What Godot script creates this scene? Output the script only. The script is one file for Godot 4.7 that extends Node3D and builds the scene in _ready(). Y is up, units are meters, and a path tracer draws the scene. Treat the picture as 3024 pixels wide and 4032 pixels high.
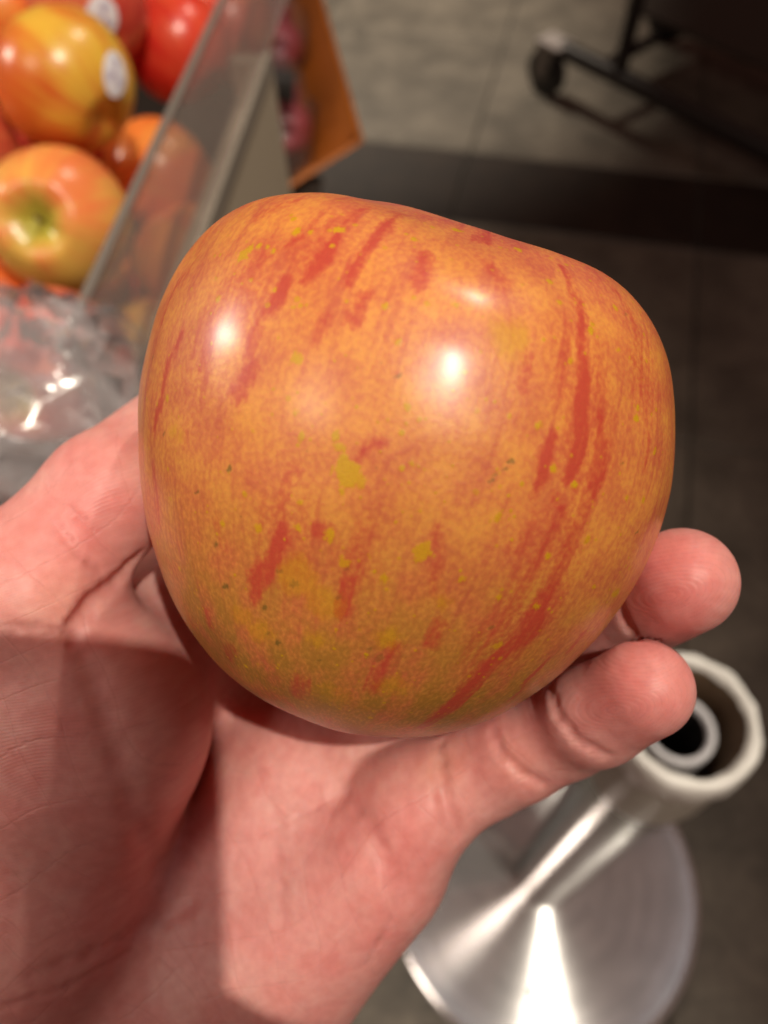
extends Node3D
# A large apple held in a left hand over a shop floor, beside a bin of apples.

const EYE := Vector3(0, 1.22, 0)
var VIEW := Basis(Vector3.RIGHT, deg_to_rad(-56.8)) * Basis(Vector3.BACK, deg_to_rad(-3.7))   # how the person leans over the hand
var rng := RandomNumberGenerator.new()
var taken := {}

func _ready():
	rng.seed = 11
	# ---- camera, surroundings, lamps, exposure
	var cam := Camera3D.new()
	cam.name = "camera"
	var lens := CameraAttributesPhysical.new()
	lens.frustum_focal_length = 18.03
	lens.frustum_near = 0.01
	lens.frustum_far = 60.0
	lens.frustum_focus_distance = 0.111
	lens.exposure_aperture = 8.2
	cam.attributes = lens
	cam.fov = 67.28
	cam.near = 0.01
	cam.far = 60.0
	cam.transform = Transform3D(VIEW, EYE)
	add_child(cam)
	cam.current = true
	var we := WorldEnvironment.new()
	we.name = "surroundings"
	var env := Environment.new()
	env.background_mode = Environment.BG_COLOR
	env.background_color = Color(0.35, 0.235, 0.20)
	env.tonemap_mode = Environment.TONE_MAPPER_LINEAR
	env.tonemap_exposure = 0.97
	env.sdfgi_enabled = true
	env.ssao_enabled = true
	env.ssil_enabled = true
	we.environment = env
	add_child(we)
	var held := EYE + VIEW * Vector3(0.0, 0.005, -0.137)
	spot_lamp(Vector3(0.567, 3.247, 0.559), held + Vector3(-0.24, 0, -0.2), 5.1, 0.022, 24.0, "round ceiling spotlight above and behind the photographer")
	spot_lamp(Vector3(1.14, 3.10, -1.45), held + Vector3(-0.15, 0, -0.1), 2.1, 0.025, 20.0, "round ceiling spotlight over the aisle ahead")
	spot_lamp(Vector3(-2.086, 2.024, -0.843), held + Vector3(-0.05, -0.1, -0.2), 2.2, 0.03, 22.0, "low spotlight on the left beyond the apple bin")
	spot_lamp(Vector3(-0.5, 3.4, -3.3), Vector3(-0.05, 0, -2.7), 18.0, 0.06, 18.0, "far ceiling spotlight lighting the floor past the bin")
	ceiling_panel(Vector3(0.75, 3.5, -0.35), Vector2(1.2, 0.6), 0.20, "white ceiling light panel over the aisle ahead")
	ceiling_panel(Vector3(-1.5, 3.1, 0.8), Vector2(1.0, 0.6), 2.3, "warm white ceiling light panel behind the photographer on the left", Color(1.0, 0.91, 0.84))
	build_floor()
	build_bin()
	build_tray()
	build_post()
	build_cart()
	build_heap()
	build_held_apple()
	build_hand()
	build_phone()
	build_bag()

# ------------------------------------------------------------------ helpers
func numbered(called: String) -> String:
	if not taken.has(called):
		taken[called] = 0
		return called
	taken[called] += 1
	return "%s_%03d" % [called, taken[called]]

func thing(called: String, label: String, category: String, where := Transform3D(), group := "") -> Node3D:
	var o := Node3D.new()
	o.name = numbered(called)
	o.transform = where
	add_child(o)
	o.set_meta("label", label)
	o.set_meta("category", category)
	if group != "":
		o.set_meta("group", group)
	return o

func part(called: String, mesh: Mesh, m: Material, parent: Node3D) -> MeshInstance3D:
	var o := MeshInstance3D.new()
	o.name = called
	o.mesh = mesh
	o.material_override = m
	parent.add_child(o, true)
	return o

func mat(c: Color, rough := 0.6, metal := 0.0) -> StandardMaterial3D:
	var m := StandardMaterial3D.new()
	m.albedo_color = c
	m.roughness = rough
	m.metallic = metal
	return m

func lin(r: float, g: float, b: float) -> Color:
	return Color(r, g, b).linear_to_srgb()

func noise(freq: float, octaves := 3, sd := 1) -> FastNoiseLite:
	var n := FastNoiseLite.new()
	n.noise_type = FastNoiseLite.TYPE_SIMPLEX_SMOOTH
	n.frequency = freq
	n.fractal_octaves = octaves
	n.seed = sd
	return n

func make(v: PackedVector3Array, n: PackedVector3Array, idx: PackedInt32Array, uv := PackedVector2Array(), col := PackedColorArray()) -> ArrayMesh:
	# turns every triangle so that its front agrees with the normals (front faces run clockwise)
	var k := 0
	while k < idx.size():
		var a := idx[k]
		var b := idx[k + 1]
		var c := idx[k + 2]
		if (v[b] - v[a]).cross(v[c] - v[a]).dot(n[a] + n[b] + n[c]) > 0.0:
			idx[k + 1] = c
			idx[k + 2] = b
		k += 3
	var arr := []
	arr.resize(Mesh.ARRAY_MAX)
	arr[Mesh.ARRAY_VERTEX] = v
	arr[Mesh.ARRAY_NORMAL] = n
	arr[Mesh.ARRAY_INDEX] = idx
	if uv.size() == v.size():
		arr[Mesh.ARRAY_TEX_UV] = uv
	if col.size() == v.size():
		arr[Mesh.ARRAY_COLOR] = col
	var m := ArrayMesh.new()
	m.add_surface_from_arrays(Mesh.PRIMITIVE_TRIANGLES, arr)
	return m

func lathe(profile: Array, seg := 64, wobble := 0.0, sd := 1) -> ArrayMesh:
	# profile: Vector2(radius, height), walked so that the outside lies on its right-hand side
	var v := PackedVector3Array()
	var n := PackedVector3Array()
	var uv := PackedVector2Array()
	var idx := PackedInt32Array()
	var w := noise(1.0, 2, sd)
	for i in profile.size():
		var p: Vector2 = profile[i]
		var t: Vector2 = (profile[mini(i + 1, profile.size() - 1)] - profile[maxi(i - 1, 0)]).normalized()
		for j in seg + 1:
			var f := TAU * j / seg
			var r := p.x
			var h := p.y
			if wobble > 0.0:
				r += wobble * w.get_noise_3d(cos(f) * 2.2, sin(f) * 2.2, i * 0.35)
				h += wobble * 0.7 * w.get_noise_3d(cos(f) * 2.0 + 9.0, sin(f) * 2.0, i * 0.2)
			v.append(Vector3(r * cos(f), h, r * sin(f)))
			n.append(Vector3(t.y * cos(f), -t.x, t.y * sin(f)).normalized())
			uv.append(Vector2(float(j) / seg, float(i) / (profile.size() - 1)))
	for i in profile.size() - 1:
		for j in seg:
			var a := i * (seg + 1) + j
			idx.append_array([a, a + 1, a + seg + 1, a + 1, a + seg + 2, a + seg + 1])
	return make(v, n, idx, uv)

func slab(corners: Array, thick: float, towards: Vector3) -> ArrayMesh:
	# a flat board through four corners, thickened along «towards»
	var st := SurfaceTool.new()
	st.begin(Mesh.PRIMITIVE_TRIANGLES)
	var p := []
	for c in corners:
		p.append(c)
	for c in corners:
		p.append(c + towards.normalized() * thick)
	var mid := Vector3.ZERO
	for c in p:
		mid += c / 8.0
	for f in [[0, 1, 2, 3], [4, 5, 6, 7], [0, 1, 5, 4], [1, 2, 6, 5], [2, 3, 7, 6], [3, 0, 4, 7]]:
		var a: Vector3 = p[f[0]]
		var b: Vector3 = p[f[1]]
		var c: Vector3 = p[f[2]]
		var d: Vector3 = p[f[3]]
		var nn := (b - a).cross(c - a).normalized()
		var out := (a + b + c + d) / 4.0 - mid
		if nn.dot(out) < 0.0:
			nn = -nn
		for q in ([a, c, b, a, d, c] if (b - a).cross(c - a).dot(out) > 0.0 else [a, b, c, a, c, d]):
			st.set_normal(nn)
			st.add_vertex(q)
	return st.commit()

func tube(points: Array, r: float, seg := 12) -> ArrayMesh:
	var v := PackedVector3Array()
	var n := PackedVector3Array()
	var idx := PackedInt32Array()
	for i in points.size():
		var t: Vector3 = (points[mini(i + 1, points.size() - 1)] - points[maxi(i - 1, 0)]).normalized()
		var x := t.cross(Vector3.UP if absf(t.y) < 0.9 else Vector3.RIGHT).normalized()
		var y := t.cross(x).normalized()
		for j in seg + 1:
			var f := TAU * j / seg
			var d := x * cos(f) + y * sin(f)
			v.append(points[i] + d * r)
			n.append(d)
	for i in points.size() - 1:
		for j in seg:
			var a := i * (seg + 1) + j
			idx.append_array([a, a + 1, a + seg + 1, a + 1, a + seg + 2, a + seg + 1])
	for e in [0, points.size() - 1]:
		var k := v.size()
		var t: Vector3 = (points[0] - points[1]).normalized() if e == 0 else (points[e] - points[e - 1]).normalized()
		v.append(points[e])
		n.append(t)
		for j in seg + 1:
			v.append(v[e * (seg + 1) + j])
			n.append(t)
		for j in seg:
			idx.append_array([k, k + 1 + j, k + 2 + j])
	return make(v, n, idx)

# ------------------------------------------------------------------ lamps
func spot_lamp(at: Vector3, target: Vector3, energy: float, size: float, cone: float, label: String) -> void:
	var b := Basis.looking_at(target - at, Vector3.RIGHT)
	var o := thing("ceiling_spotlight", label, "spotlight", Transform3D(b, at), "spotlights on the ceiling track")
	var tf := Transform3D(Basis(Vector3.RIGHT, PI / 2), Vector3.ZERO)
	var can := part("lamp_housing", lathe([Vector2(0.0, 0.17), Vector2(0.035, 0.165), Vector2(0.05, 0.15), Vector2(0.052, 0.0), Vector2(0.048, 0.0), Vector2(0.046, 0.02)], 32), mat(lin(0.02, 0.02, 0.02), 0.5), o)
	can.transform = tf
	var glow := mat(lin(0.8, 0.8, 0.8), 0.4)
	glow.emission_enabled = true
	glow.emission = Color(1.0, 0.93, 0.82)
	glow.emission_energy_multiplier = 4.0
	var face := part("lamp_lens", lathe([Vector2(0.0, 0.03), Vector2(0.03, 0.028), Vector2(0.044, 0.022)], 32), glow, o)
	face.transform = tf
	var l := SpotLight3D.new()
	l.name = "lamp_light"
	l.position = Vector3(0, 0, -0.02)
	l.light_color = Color(1.0, 0.95, 0.87)
	l.light_energy = energy
	l.light_size = size
	l.spot_range = 12.0
	l.spot_attenuation = 2.0
	l.spot_angle = cone
	l.spot_angle_attenuation = 0.8
	l.shadow_enabled = true
	o.add_child(l)

func ceiling_panel(at: Vector3, size: Vector2, energy: float, label: String, tone := Color(0.95, 0.97, 1.0)) -> void:
	var o := thing("ceiling_light", label, "ceiling light", Transform3D(Basis(), at), "ceiling light panels")
	var x := size.x / 2
	var z := size.y / 2
	part("panel_frame", slab([Vector3(-x - 0.02, 0, -z - 0.02), Vector3(x + 0.02, 0, -z - 0.02), Vector3(x + 0.02, 0, z + 0.02), Vector3(-x - 0.02, 0, z + 0.02)], 0.05, Vector3.UP), mat(lin(0.6, 0.6, 0.6), 0.5), o)
	var glow := mat(lin(0.8, 0.8, 0.8), 0.5)
	glow.emission_enabled = true
	glow.emission = tone
	glow.emission_energy_multiplier = 0.5
	part("light_diffuser", slab([Vector3(-x, -0.004, -z), Vector3(x, -0.004, -z), Vector3(x, -0.004, z), Vector3(-x, -0.004, z)], 0.003, Vector3.UP), glow, o)
	var l := AreaLight3D.new()
	l.name = "panel_light"
	l.transform = Transform3D(Basis(Vector3.RIGHT, -PI / 2), Vector3(0, -0.012, 0))
	l.area_size = size
	l.area_range = 8.0
	l.area_attenuation = 2.0
	l.light_color = tone
	l.light_energy = energy
	l.shadow_enabled = true
	o.add_child(l)

# ------------------------------------------------------------------ floor
func build_floor() -> void:
	var turn := Basis(Vector3.UP, deg_to_rad(-16.8))
	# the tile rows run along the local x axis; z = 0 lies on the far edge of the dark row
	var root := Node3D.new()
	root.name = "floor"
	root.set_meta("kind", "structure")
	root.transform = Transform3D(turn, Vector3(0.0, 0, -2.03))
	add_child(root)
	part("grout", slab([Vector3(-3, -0.006, -3.2), Vector3(4, -0.006, -3.2), Vector3(4, -0.006, 3.2), Vector3(-3, -0.006, 3.2)], 0.05, Vector3.DOWN), mat(lin(0.06, 0.055, 0.048), 0.9), root)
	var tex := ImageTexture.create_from_image(stone_image(5))
	var greys := []
	var darks := []
	for k in 4:
		var g: float = [0.92, 1.0, 1.08, 0.97][k]
		var m := mat(lin(0.21 * g, 0.185 * g, 0.15 * g), 0.6)
		m.albedo_texture = tex
		m.uv1_triplanar = true
		m.uv1_world_triplanar = true
		m.uv1_scale = Vector3.ONE * 0.9
		greys.append(m)
		var d := mat(lin(0.031 * g, 0.020 * g, 0.013 * g), 0.5)
		d.albedo_texture = tex
		d.uv1_triplanar = true
		d.uv1_world_triplanar = true
		d.uv1_scale = Vector3.ONE * 1.3
		darks.append(d)
	var big := tile_mesh(0.596, 0.596)
	var strip := tile_mesh(0.596, 0.286)
	var rows := [[-3.0, 1], [-2.4, 1], [-1.8, 1], [-1.2, 1], [-0.6, 1], [0.0, 0], [0.29, 1], [0.89, 1], [1.49, 1], [2.09, 1]]
	for r in rows:
		for c in range(-4, 6):
			var o := part("tile", big if r[1] == 1 else strip, (greys if r[1] == 1 else darks)[rng.randi() % 4], root)
			o.position = Vector3(0.31 + 0.6 * c + 0.3, rng.randf_range(-0.0004, 0.0004), r[0] + (0.3 if r[1] == 1 else 0.145))
			if r[1] == 1 and (o.position - Vector3(0.6, 0, -0.8)).length() > 3.4:
				o.free()

func tile_mesh(w: float, d: float) -> ArrayMesh:
	var st := SurfaceTool.new()
	st.begin(Mesh.PRIMITIVE_TRIANGLES)
	var e := 0.003
	var x := w / 2
	var z := d / 2
	var ring := [[Vector3(-x, -0.005, -z), Vector3(x, -0.005, -z), Vector3(x, -0.005, z), Vector3(-x, -0.005, z)], [Vector3(-x + e, 0, -z + e), Vector3(x - e, 0, -z + e), Vector3(x - e, 0, z - e), Vector3(-x + e, 0, z - e)]]
	for k in 4:
		var a: Vector3 = ring[0][k]
		var b: Vector3 = ring[0][(k + 1) % 4]
		var c: Vector3 = ring[1][(k + 1) % 4]
		var f: Vector3 = ring[1][k]
		var n: Vector3 = [Vector3(0, 1, -1), Vector3(1, 1, 0), Vector3(0, 1, 1), Vector3(-1, 1, 0)][k].normalized()
		for q in ([a, b, c, a, c, f] if (b - a).cross(c - a).dot(n) < 0 else [a, c, b, a, f, c]):
			st.set_normal(n)
			st.add_vertex(q)
	var t: Array = ring[1]
	for q in [t[0], t[1], t[2], t[0], t[2], t[3]]:
		st.set_normal(Vector3.UP)
		st.add_vertex(q)
	return st.commit()

func stone_image(sd: int) -> Image:
	var a := noise(0.012, 5, sd).get_image(512, 512)
	var b := noise(0.09, 3, sd + 7).get_image(512, 512)
	var out := Image.create(512, 512, false, Image.FORMAT_RGB8)
	for y in 512:
		for x in 512:
			var g := 0.78 + 0.28 * (a.get_pixel(x, y).r - 0.5) + 0.16 * (b.get_pixel(x, y).r - 0.5)
			out.set_pixel(x, y, Color(g * 1.01, g, g * 0.985))
	return out

# ------------------------------------------------------------------ bin, tray
func build_bin() -> void:
	var o := thing("apple_bin", "beige produce bin with a hazy clear plastic panel along its edge", "bin", Transform3D(Basis(), Vector3(-0.2, 0, -0.4)))
	var back := Vector3(0.2, 0, 0.4)
	var a := Vector3(-0.033, 0, -0.80) + back
	var b := Vector3(-0.1245, 0, -0.232) + back
	var u := (b - a).normalized()
	var inward := Vector3(-u.z, 0, u.x)
	if inward.x > 0:
		inward = -inward
	var up := Vector3.UP
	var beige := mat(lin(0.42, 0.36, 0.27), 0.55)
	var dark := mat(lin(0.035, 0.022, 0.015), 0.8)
	var w := a.lerp(b, 0.352)
	part("side_wall", slab([w + up * 0.80, b + up * 0.80, b + up * 0.925, w + up * 0.925], 0.012, inward), beige, o)
	part("corner_post", slab([w + up * 0.60, w + up * 0.60 + inward * 0.03, w + up * 0.925 + inward * 0.03, w + up * 0.925], 0.012, -u), beige, o)
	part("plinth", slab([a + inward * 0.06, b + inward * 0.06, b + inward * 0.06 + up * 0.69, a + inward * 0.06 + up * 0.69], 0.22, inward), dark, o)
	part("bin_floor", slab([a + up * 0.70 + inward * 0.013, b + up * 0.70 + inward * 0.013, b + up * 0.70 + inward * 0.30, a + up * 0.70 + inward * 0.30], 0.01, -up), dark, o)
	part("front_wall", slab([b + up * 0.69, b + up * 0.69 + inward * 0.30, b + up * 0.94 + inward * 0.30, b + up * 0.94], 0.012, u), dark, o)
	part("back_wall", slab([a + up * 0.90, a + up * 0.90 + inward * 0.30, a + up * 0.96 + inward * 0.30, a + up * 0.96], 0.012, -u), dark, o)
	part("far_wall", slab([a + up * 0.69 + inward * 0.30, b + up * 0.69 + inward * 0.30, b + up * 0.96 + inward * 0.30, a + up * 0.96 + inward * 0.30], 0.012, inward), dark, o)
	var haze := mat(lin(0.46, 0.40, 0.36), 0.45)
	haze.transparency = BaseMaterial3D.TRANSPARENCY_ALPHA
	haze.albedo_color.a = 0.40
	var edge := mat(lin(0.20, 0.175, 0.155), 0.3)
	edge.transparency = BaseMaterial3D.TRANSPARENCY_ALPHA
	edge.albedo_color.a = 0.8
	var panel := part("clear_panel", slab([a + up * 0.930, b + up * 0.930, b + up * 0.9985, a + up * 0.9985], 0.003, inward), haze, o)
	part("panel_edge", slab([a + up * 0.9987, b + up * 0.9987, b + up * 0.9987 + inward * 0.0045, a + up * 0.9987 + inward * 0.0045], 0.0015, up), edge, panel)
	part("panel_rail", slab([w + up * 0.922 - inward * 0.001, b + up * 0.922 - inward * 0.001, b + up * 0.934 - inward * 0.001, w + up * 0.934 - inward * 0.001], 0.003, -inward), mat(lin(0.27, 0.24, 0.20), 0.35), o)

func build_tray() -> void:
	var o := thing("orange_tray", "orange flared shelf tray below the clear panel", "tray", Transform3D(Basis(), Vector3(-0.06, 0.62, -1.0)))
	var back := Vector3(0.06, -0.62, 1.0)
	var orange := mat(lin(0.44, 0.125, 0.012), 0.5)
	var t := [Vector3(-0.060, 0.72, -1.32) + back, Vector3(-0.001, 0.72, -0.836) + back, Vector3(-0.25, 0.72, -0.60) + back]
	var q := [Vector3(-0.128, 0.60, -1.52) + back, Vector3(-0.076, 0.615, -0.955) + back, Vector3(-0.27, 0.615, -0.80) + back]
	part("side_wall", slab([q[0], q[1], t[1], t[0]], 0.006, Vector3(1, -0.5, 0)), orange, o)
	part("front_wall", slab([q[1], q[2], t[2], t[1]], 0.006, Vector3(0.3, -0.5, 1)), orange, o)
	part("tray_floor", slab([q[0] + Vector3(0, -0.002, 0), q[1] + Vector3(0, -0.002, 0), q[2] + Vector3(0, -0.002, 0), Vector3(-0.40, 0.60, -1.4) + back], 0.006, Vector3.DOWN), mat(lin(0.03, 0.025, 0.02), 0.6), o)
	part("leg_panel", slab([q[1] + Vector3(-0.01, -0.01, -0.02), q[2] + Vector3(0, -0.01, -0.02), q[2] + Vector3(0, -0.62, -0.02), q[1] + Vector3(-0.01, -0.62, -0.02)], 0.02, Vector3(0, 0, -1)), mat(lin(0.05, 0.04, 0.03), 0.6), o)
	# clear pouches of red fruit lying in the tray
	var film := film_material()
	for k in 2:
		var c: Vector3 = [Vector3(-0.118, 0.68, -1.17), Vector3(-0.106, 0.672, -0.975)][k]
		var p := thing("fruit_pouch", ["crinkled clear pouch of dark red fruit at the far end of the orange tray", "crinkled clear pouch with a black label at the near corner of the orange tray"][k], "pouch", Transform3D(Basis(), c), "pouches in the orange tray")
		part("film", folded(Vector3(0.052, 0.055, 0.105), 40 + k, 16, 11, 0.2, true), film, p)
		for j in 3:
			var f := part("fruit", apple_mesh_small(), mat([lin(0.25, 0.012, 0.03), lin(0.30, 0.03, 0.05), lin(0.10, 0.008, 0.02)][j], 0.35), p)
			f.transform = Transform3D(Basis(Vector3(1, 0.3 * j, 0.2).normalized(), j * 1.4).scaled(Vector3.ONE * 0.8), [Vector3(0.0, 0.008, -0.032), Vector3(0.014, -0.006, 0.012), Vector3(-0.022, -0.004, 0.03)][j])
		if k == 1:
			part("label", slab([Vector3(-0.01, 0.054, -0.02), Vector3(0.03, 0.046, -0.02), Vector3(0.03, 0.046, 0.05), Vector3(-0.01, 0.054, 0.05)], 0.001, Vector3.UP), mat(lin(0.012, 0.014, 0.012), 0.5), p)

func film_material() -> StandardMaterial3D:
	var film := StandardMaterial3D.new()
	film.albedo_color = Color(0.9, 0.9, 0.92, 0.045)
	film.transparency = BaseMaterial3D.TRANSPARENCY_ALPHA
	film.roughness = 0.16
	film.metallic_specular = 0.7
	film.cull_mode = BaseMaterial3D.CULL_DISABLED
	return film

func folded(size: Vector3, sd: int, seg: int, rows: int, depth: float, soft := false) -> ArrayMesh:
	# a bag of thin film: flat creased facets of uneven size
	var r := RandomNumberGenerator.new()
	r.seed = sd
	var pts := []
	for i in rows + 1:
		var row := []
		for j in seg:
			var t := PI * (i + (r.randf_range(-0.3, 0.3) if i > 0 and i < rows else 0.0)) / rows
			var f := TAU * (j + r.randf_range(-0.35, 0.35)) / seg
			var k := 1.0 + depth * r.randf_range(-1.0, 0.8)
			row.append(Vector3(sin(t) * cos(f), cos(t), sin(t) * sin(f)) * size * k if i > 0 and i < rows else Vector3(0, cos(t), 0) * size)
		pts.append(row)
	var st := SurfaceTool.new()
	st.begin(Mesh.PRIMITIVE_TRIANGLES)
	for i in rows:
		for j in seg:
			var a: Vector3 = pts[i][j]
			var b: Vector3 = pts[i][(j + 1) % seg]
			var c: Vector3 = pts[i + 1][(j + 1) % seg]
			var d: Vector3 = pts[i + 1][j]
			var tris := [[a, b, c], [a, c, d]] if r.randf() < 0.5 else [[a, b, d], [b, c, d]]
			for q in tris:
				var n: Vector3 = (q[2] - q[0]).cross(q[1] - q[0])
				if n.length_squared() < 1e-14:
					continue
				n = n.normalized()
				var flip := n.dot(q[0] + q[1] + q[2]) < 0.0
				for s in ([q[0], q[2], q[1]] if flip else q):
					st.set_smooth_group(0 if soft else -1)
					if not soft:
						st.set_normal(-n if flip else n)
					st.add_vertex(s)
	if soft:
		st.index()
		st.generate_normals()
	return st.commit()

# ------------------------------------------------------------------ post with round foot
func build_post() -> void:
	var o := thing("metal_post", "hollow steel post with a worn white rim standing on a round steel foot", "post", Transform3D(Basis(), Vector3(0.189, 0, -0.151)))
	var steel := mat(Color.WHITE, 0.19, 0.82)
	var rings := noise(0.02, 4, 70).get_image(64, 512, false, false, false)
	rings.resize(1024, 512, Image.INTERPOLATE_CUBIC)
	var smear := noise(0.012, 5, 71).get_image(1024, 512, false, false, false)
	var worn := Image.create(1024, 512, false, Image.FORMAT_RGB8)
	for y in 512:
		for x in 1024:
			var g := 0.90 + 0.10 * (rings.get_pixel(x, y).r - 0.5) + 0.14 * (smear.get_pixel(x, y).r - 0.5)
			worn.set_pixel(x, y, Color(g, g * 1.005, g * 1.01))
	steel.albedo_texture = ImageTexture.create_from_image(worn)
	steel.anisotropy_enabled = true
	steel.anisotropy = -0.88
	var foot := []
	for k in 25:
		var t := k / 24.0
		foot.append(Vector2(lerpf(0.041, 0.214, t), 0.016 + 0.030 * pow(1.0 - t, 1.6)))
	foot.append_array([Vector2(0.2178, 0.013), Vector2(0.219, 0.008), Vector2(0.2178, 0.0)])
	foot.reverse()
	part("foot", lathe(foot, 128), steel, o)
	var sm := mat(lin(0.62, 0.62, 0.61), 0.11, 1.0)
	sm.anisotropy_enabled = true
	sm.anisotropy = -0.9
	var wall := []
	for k in 13:
		wall.append(Vector2(0.0410 + 0.0004 * sin(k * 1.7), lerpf(0.02, 0.698, k / 12.0)))
	part("tube", lathe(wall, 64), sm, o)
	part("collar", lathe([Vector2(0.0412, 0.612), Vector2(0.0448, 0.613), Vector2(0.0452, 0.620), Vector2(0.0452, 0.684), Vector2(0.0440, 0.6875)], 64, 0.0006, 9), mat(lin(0.50, 0.47, 0.41), 0.3), o)
	var white := mat(lin(0.86, 0.85, 0.81), 0.45)
	var rim := part("rim", lathe([Vector2(0.0413, 0.685), Vector2(0.0455, 0.688), Vector2(0.0472, 0.7), Vector2(0.0472, 0.715), Vector2(0.0455, 0.721), Vector2(0.0430, 0.724), Vector2(0.0395, 0.723), Vector2(0.0375, 0.718)], 96, 0.0021, 4), white, o)
	part("rim_lining", lathe([Vector2(0.0376, 0.719), Vector2(0.0362, 0.71), Vector2(0.0350, 0.67), Vector2(0.0345, 0.52)], 64, 0.001, 6), mat(lin(0.17, 0.11, 0.065), 0.7), rim)
	var inner := mat(lin(0.60, 0.59, 0.62), 0.4)
	part("inner_tube", lathe([Vector2(0.0249, 0.52), Vector2(0.0249, 0.696), Vector2(0.0242, 0.7000), Vector2(0.0222, 0.7015), Vector2(0.0200, 0.7005), Vector2(0.0189, 0.698), Vector2(0.0188, 0.694)], 64), inner, o)
	part("tube_bore", lathe([Vector2(0.0188, 0.6945), Vector2(0.0186, 0.42), Vector2(0.0, 0.415)], 48), mat(lin(0.012, 0.010, 0.010), 0.8), o)
	part("cap_plate", lathe([Vector2(0.0345, 0.5205), Vector2(0.0248, 0.5202)], 48), mat(lin(0.02, 0.015, 0.01), 0.8), o)
	part("screw", lathe([Vector2(0.0055, -0.0055), Vector2(0.0055, 0.002), Vector2(0.004, 0.004), Vector2(0.0, 0.0045)], 20), mat(lin(0.45, 0.43, 0.42), 0.3, 1.0), o).position = Vector3(-0.035, 0.0245, 0.135)

# ------------------------------------------------------------------ trolley in the aisle
func build_cart() -> void:
	var o := thing("shopping_trolley", "dark shopping trolley frame with a black castor, parked across the aisle", "shopping cart", Transform3D(Basis(), Vector3(0.56, 0, -2.2)))
	var back := Vector3(-0.56, 0, 2.2)
	var metal := mat(lin(0.025, 0.022, 0.02), 0.45, 0.3)
	var black := mat(lin(0.012, 0.011, 0.010), 0.6)
	var p1 := Vector3(0.57, 0.135, -2.18) + back
	var p2 := Vector3(1.10, 0.135, -1.47) + back
	var q1 := Vector3(0.98, 0.16, -2.42) + back
	var q2 := Vector3(1.50, 0.16, -1.92) + back
	part("rail", tube([p1, p2], 0.024), metal, o)
	part("rail", tube([q1, q2], 0.019), metal, o)
	part("cross_bar", tube([p1 * 0.85 + p2 * 0.15, q1 * 0.85 + q2 * 0.15], 0.016), metal, o)
	part("cross_bar", tube([p2, q2], 0.016), metal, o)
	var w := p1 * 0.78 + p2 * 0.22
	part("upright", tube([w, w + Vector3(0.03, 0.5, -0.04)], 0.02), metal, o)
	part("upright", tube([q1, q1 + Vector3(0.03, 0.5, -0.04)], 0.018), metal, o)
	part("lower_shelf", slab([p1 * 0.55 + q1 * 0.45 + Vector3(0, 0.03, 0), p2 * 0.62 + q2 * 0.38 + Vector3(0, 0.03, 0), q2 + Vector3(0, 0.03, 0), q1 + Vector3(0, 0.03, 0)], 0.012, Vector3.UP), mat(lin(0.03, 0.024, 0.018), 0.6), o)
	for k in 2:
		var c: Vector3 = [p1 + Vector3(-0.03, -0.072, -0.03), q1 + Vector3(-0.03, -0.09, -0.03)][k]
		var turn := Basis(Vector3.UP, deg_to_rad(35 + 20 * k))
		var wheel := part("castor", lathe([Vector2(0.02, -0.018), Vector2(0.052, -0.018), Vector2(0.0625, -0.012), Vector2(0.064, 0.0), Vector2(0.0625, 0.012), Vector2(0.052, 0.018), Vector2(0.02, 0.018)], 40), black, o)
		wheel.transform = Transform3D(turn * Basis(Vector3.FORWARD, PI / 2), c)
		part("hub", lathe([Vector2(0.0, -0.02), Vector2(0.02, -0.02), Vector2(0.021, 0.0), Vector2(0.02, 0.02), Vector2(0.0, 0.02)], 24), mat(lin(0.1, 0.09, 0.08), 0.5), wheel)
		var fork := part("fork", slab([c + turn * Vector3(-0.028, -0.005, -0.02), c + turn * Vector3(-0.028, -0.005, 0.02), c + turn * Vector3(-0.028, 0.085, 0.045), c + turn * Vector3(-0.028, 0.085, -0.02)], 0.004, turn * Vector3(-1, 0, 0)), mat(lin(0.16, 0.14, 0.13), 0.35, 0.7), o)
		part("fork_plate", slab([c + turn * Vector3(-0.033, 0.082, -0.025), c + turn * Vector3(0.033, 0.082, -0.025), c + turn * Vector3(0.033, 0.082, 0.06), c + turn * Vector3(-0.033, 0.082, 0.06)], 0.006, Vector3.UP), mat(lin(0.5, 0.46, 0.44), 0.4, 0.4), fork)
	# wire basket above the frame
	var lo := 0.42
	for k in 9:
		var s := k / 8.0
		var a := p1.lerp(p2, s)
		var b := q1.lerp(q2, s)
		part("basket_wire", tube([a + Vector3(0, lo + 0.2, 0), a + Vector3(0.03, lo, -0.02), b + Vector3(-0.03, lo, 0.02), b + Vector3(0, lo + 0.2, 0)], 0.006, 8), metal, o)
	for k in 5:
		var s := k / 4.0
		var a := (p1 + Vector3(0.03, lo + 0.004, -0.02)).lerp(q1 + Vector3(-0.03, lo + 0.004, 0.02), s)
		var b := (p2 + Vector3(0.03, lo + 0.004, -0.02)).lerp(q2 + Vector3(-0.03, lo + 0.004, 0.02), s)
		part("basket_wire", tube([a, b], 0.006, 8), metal, o)

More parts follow.
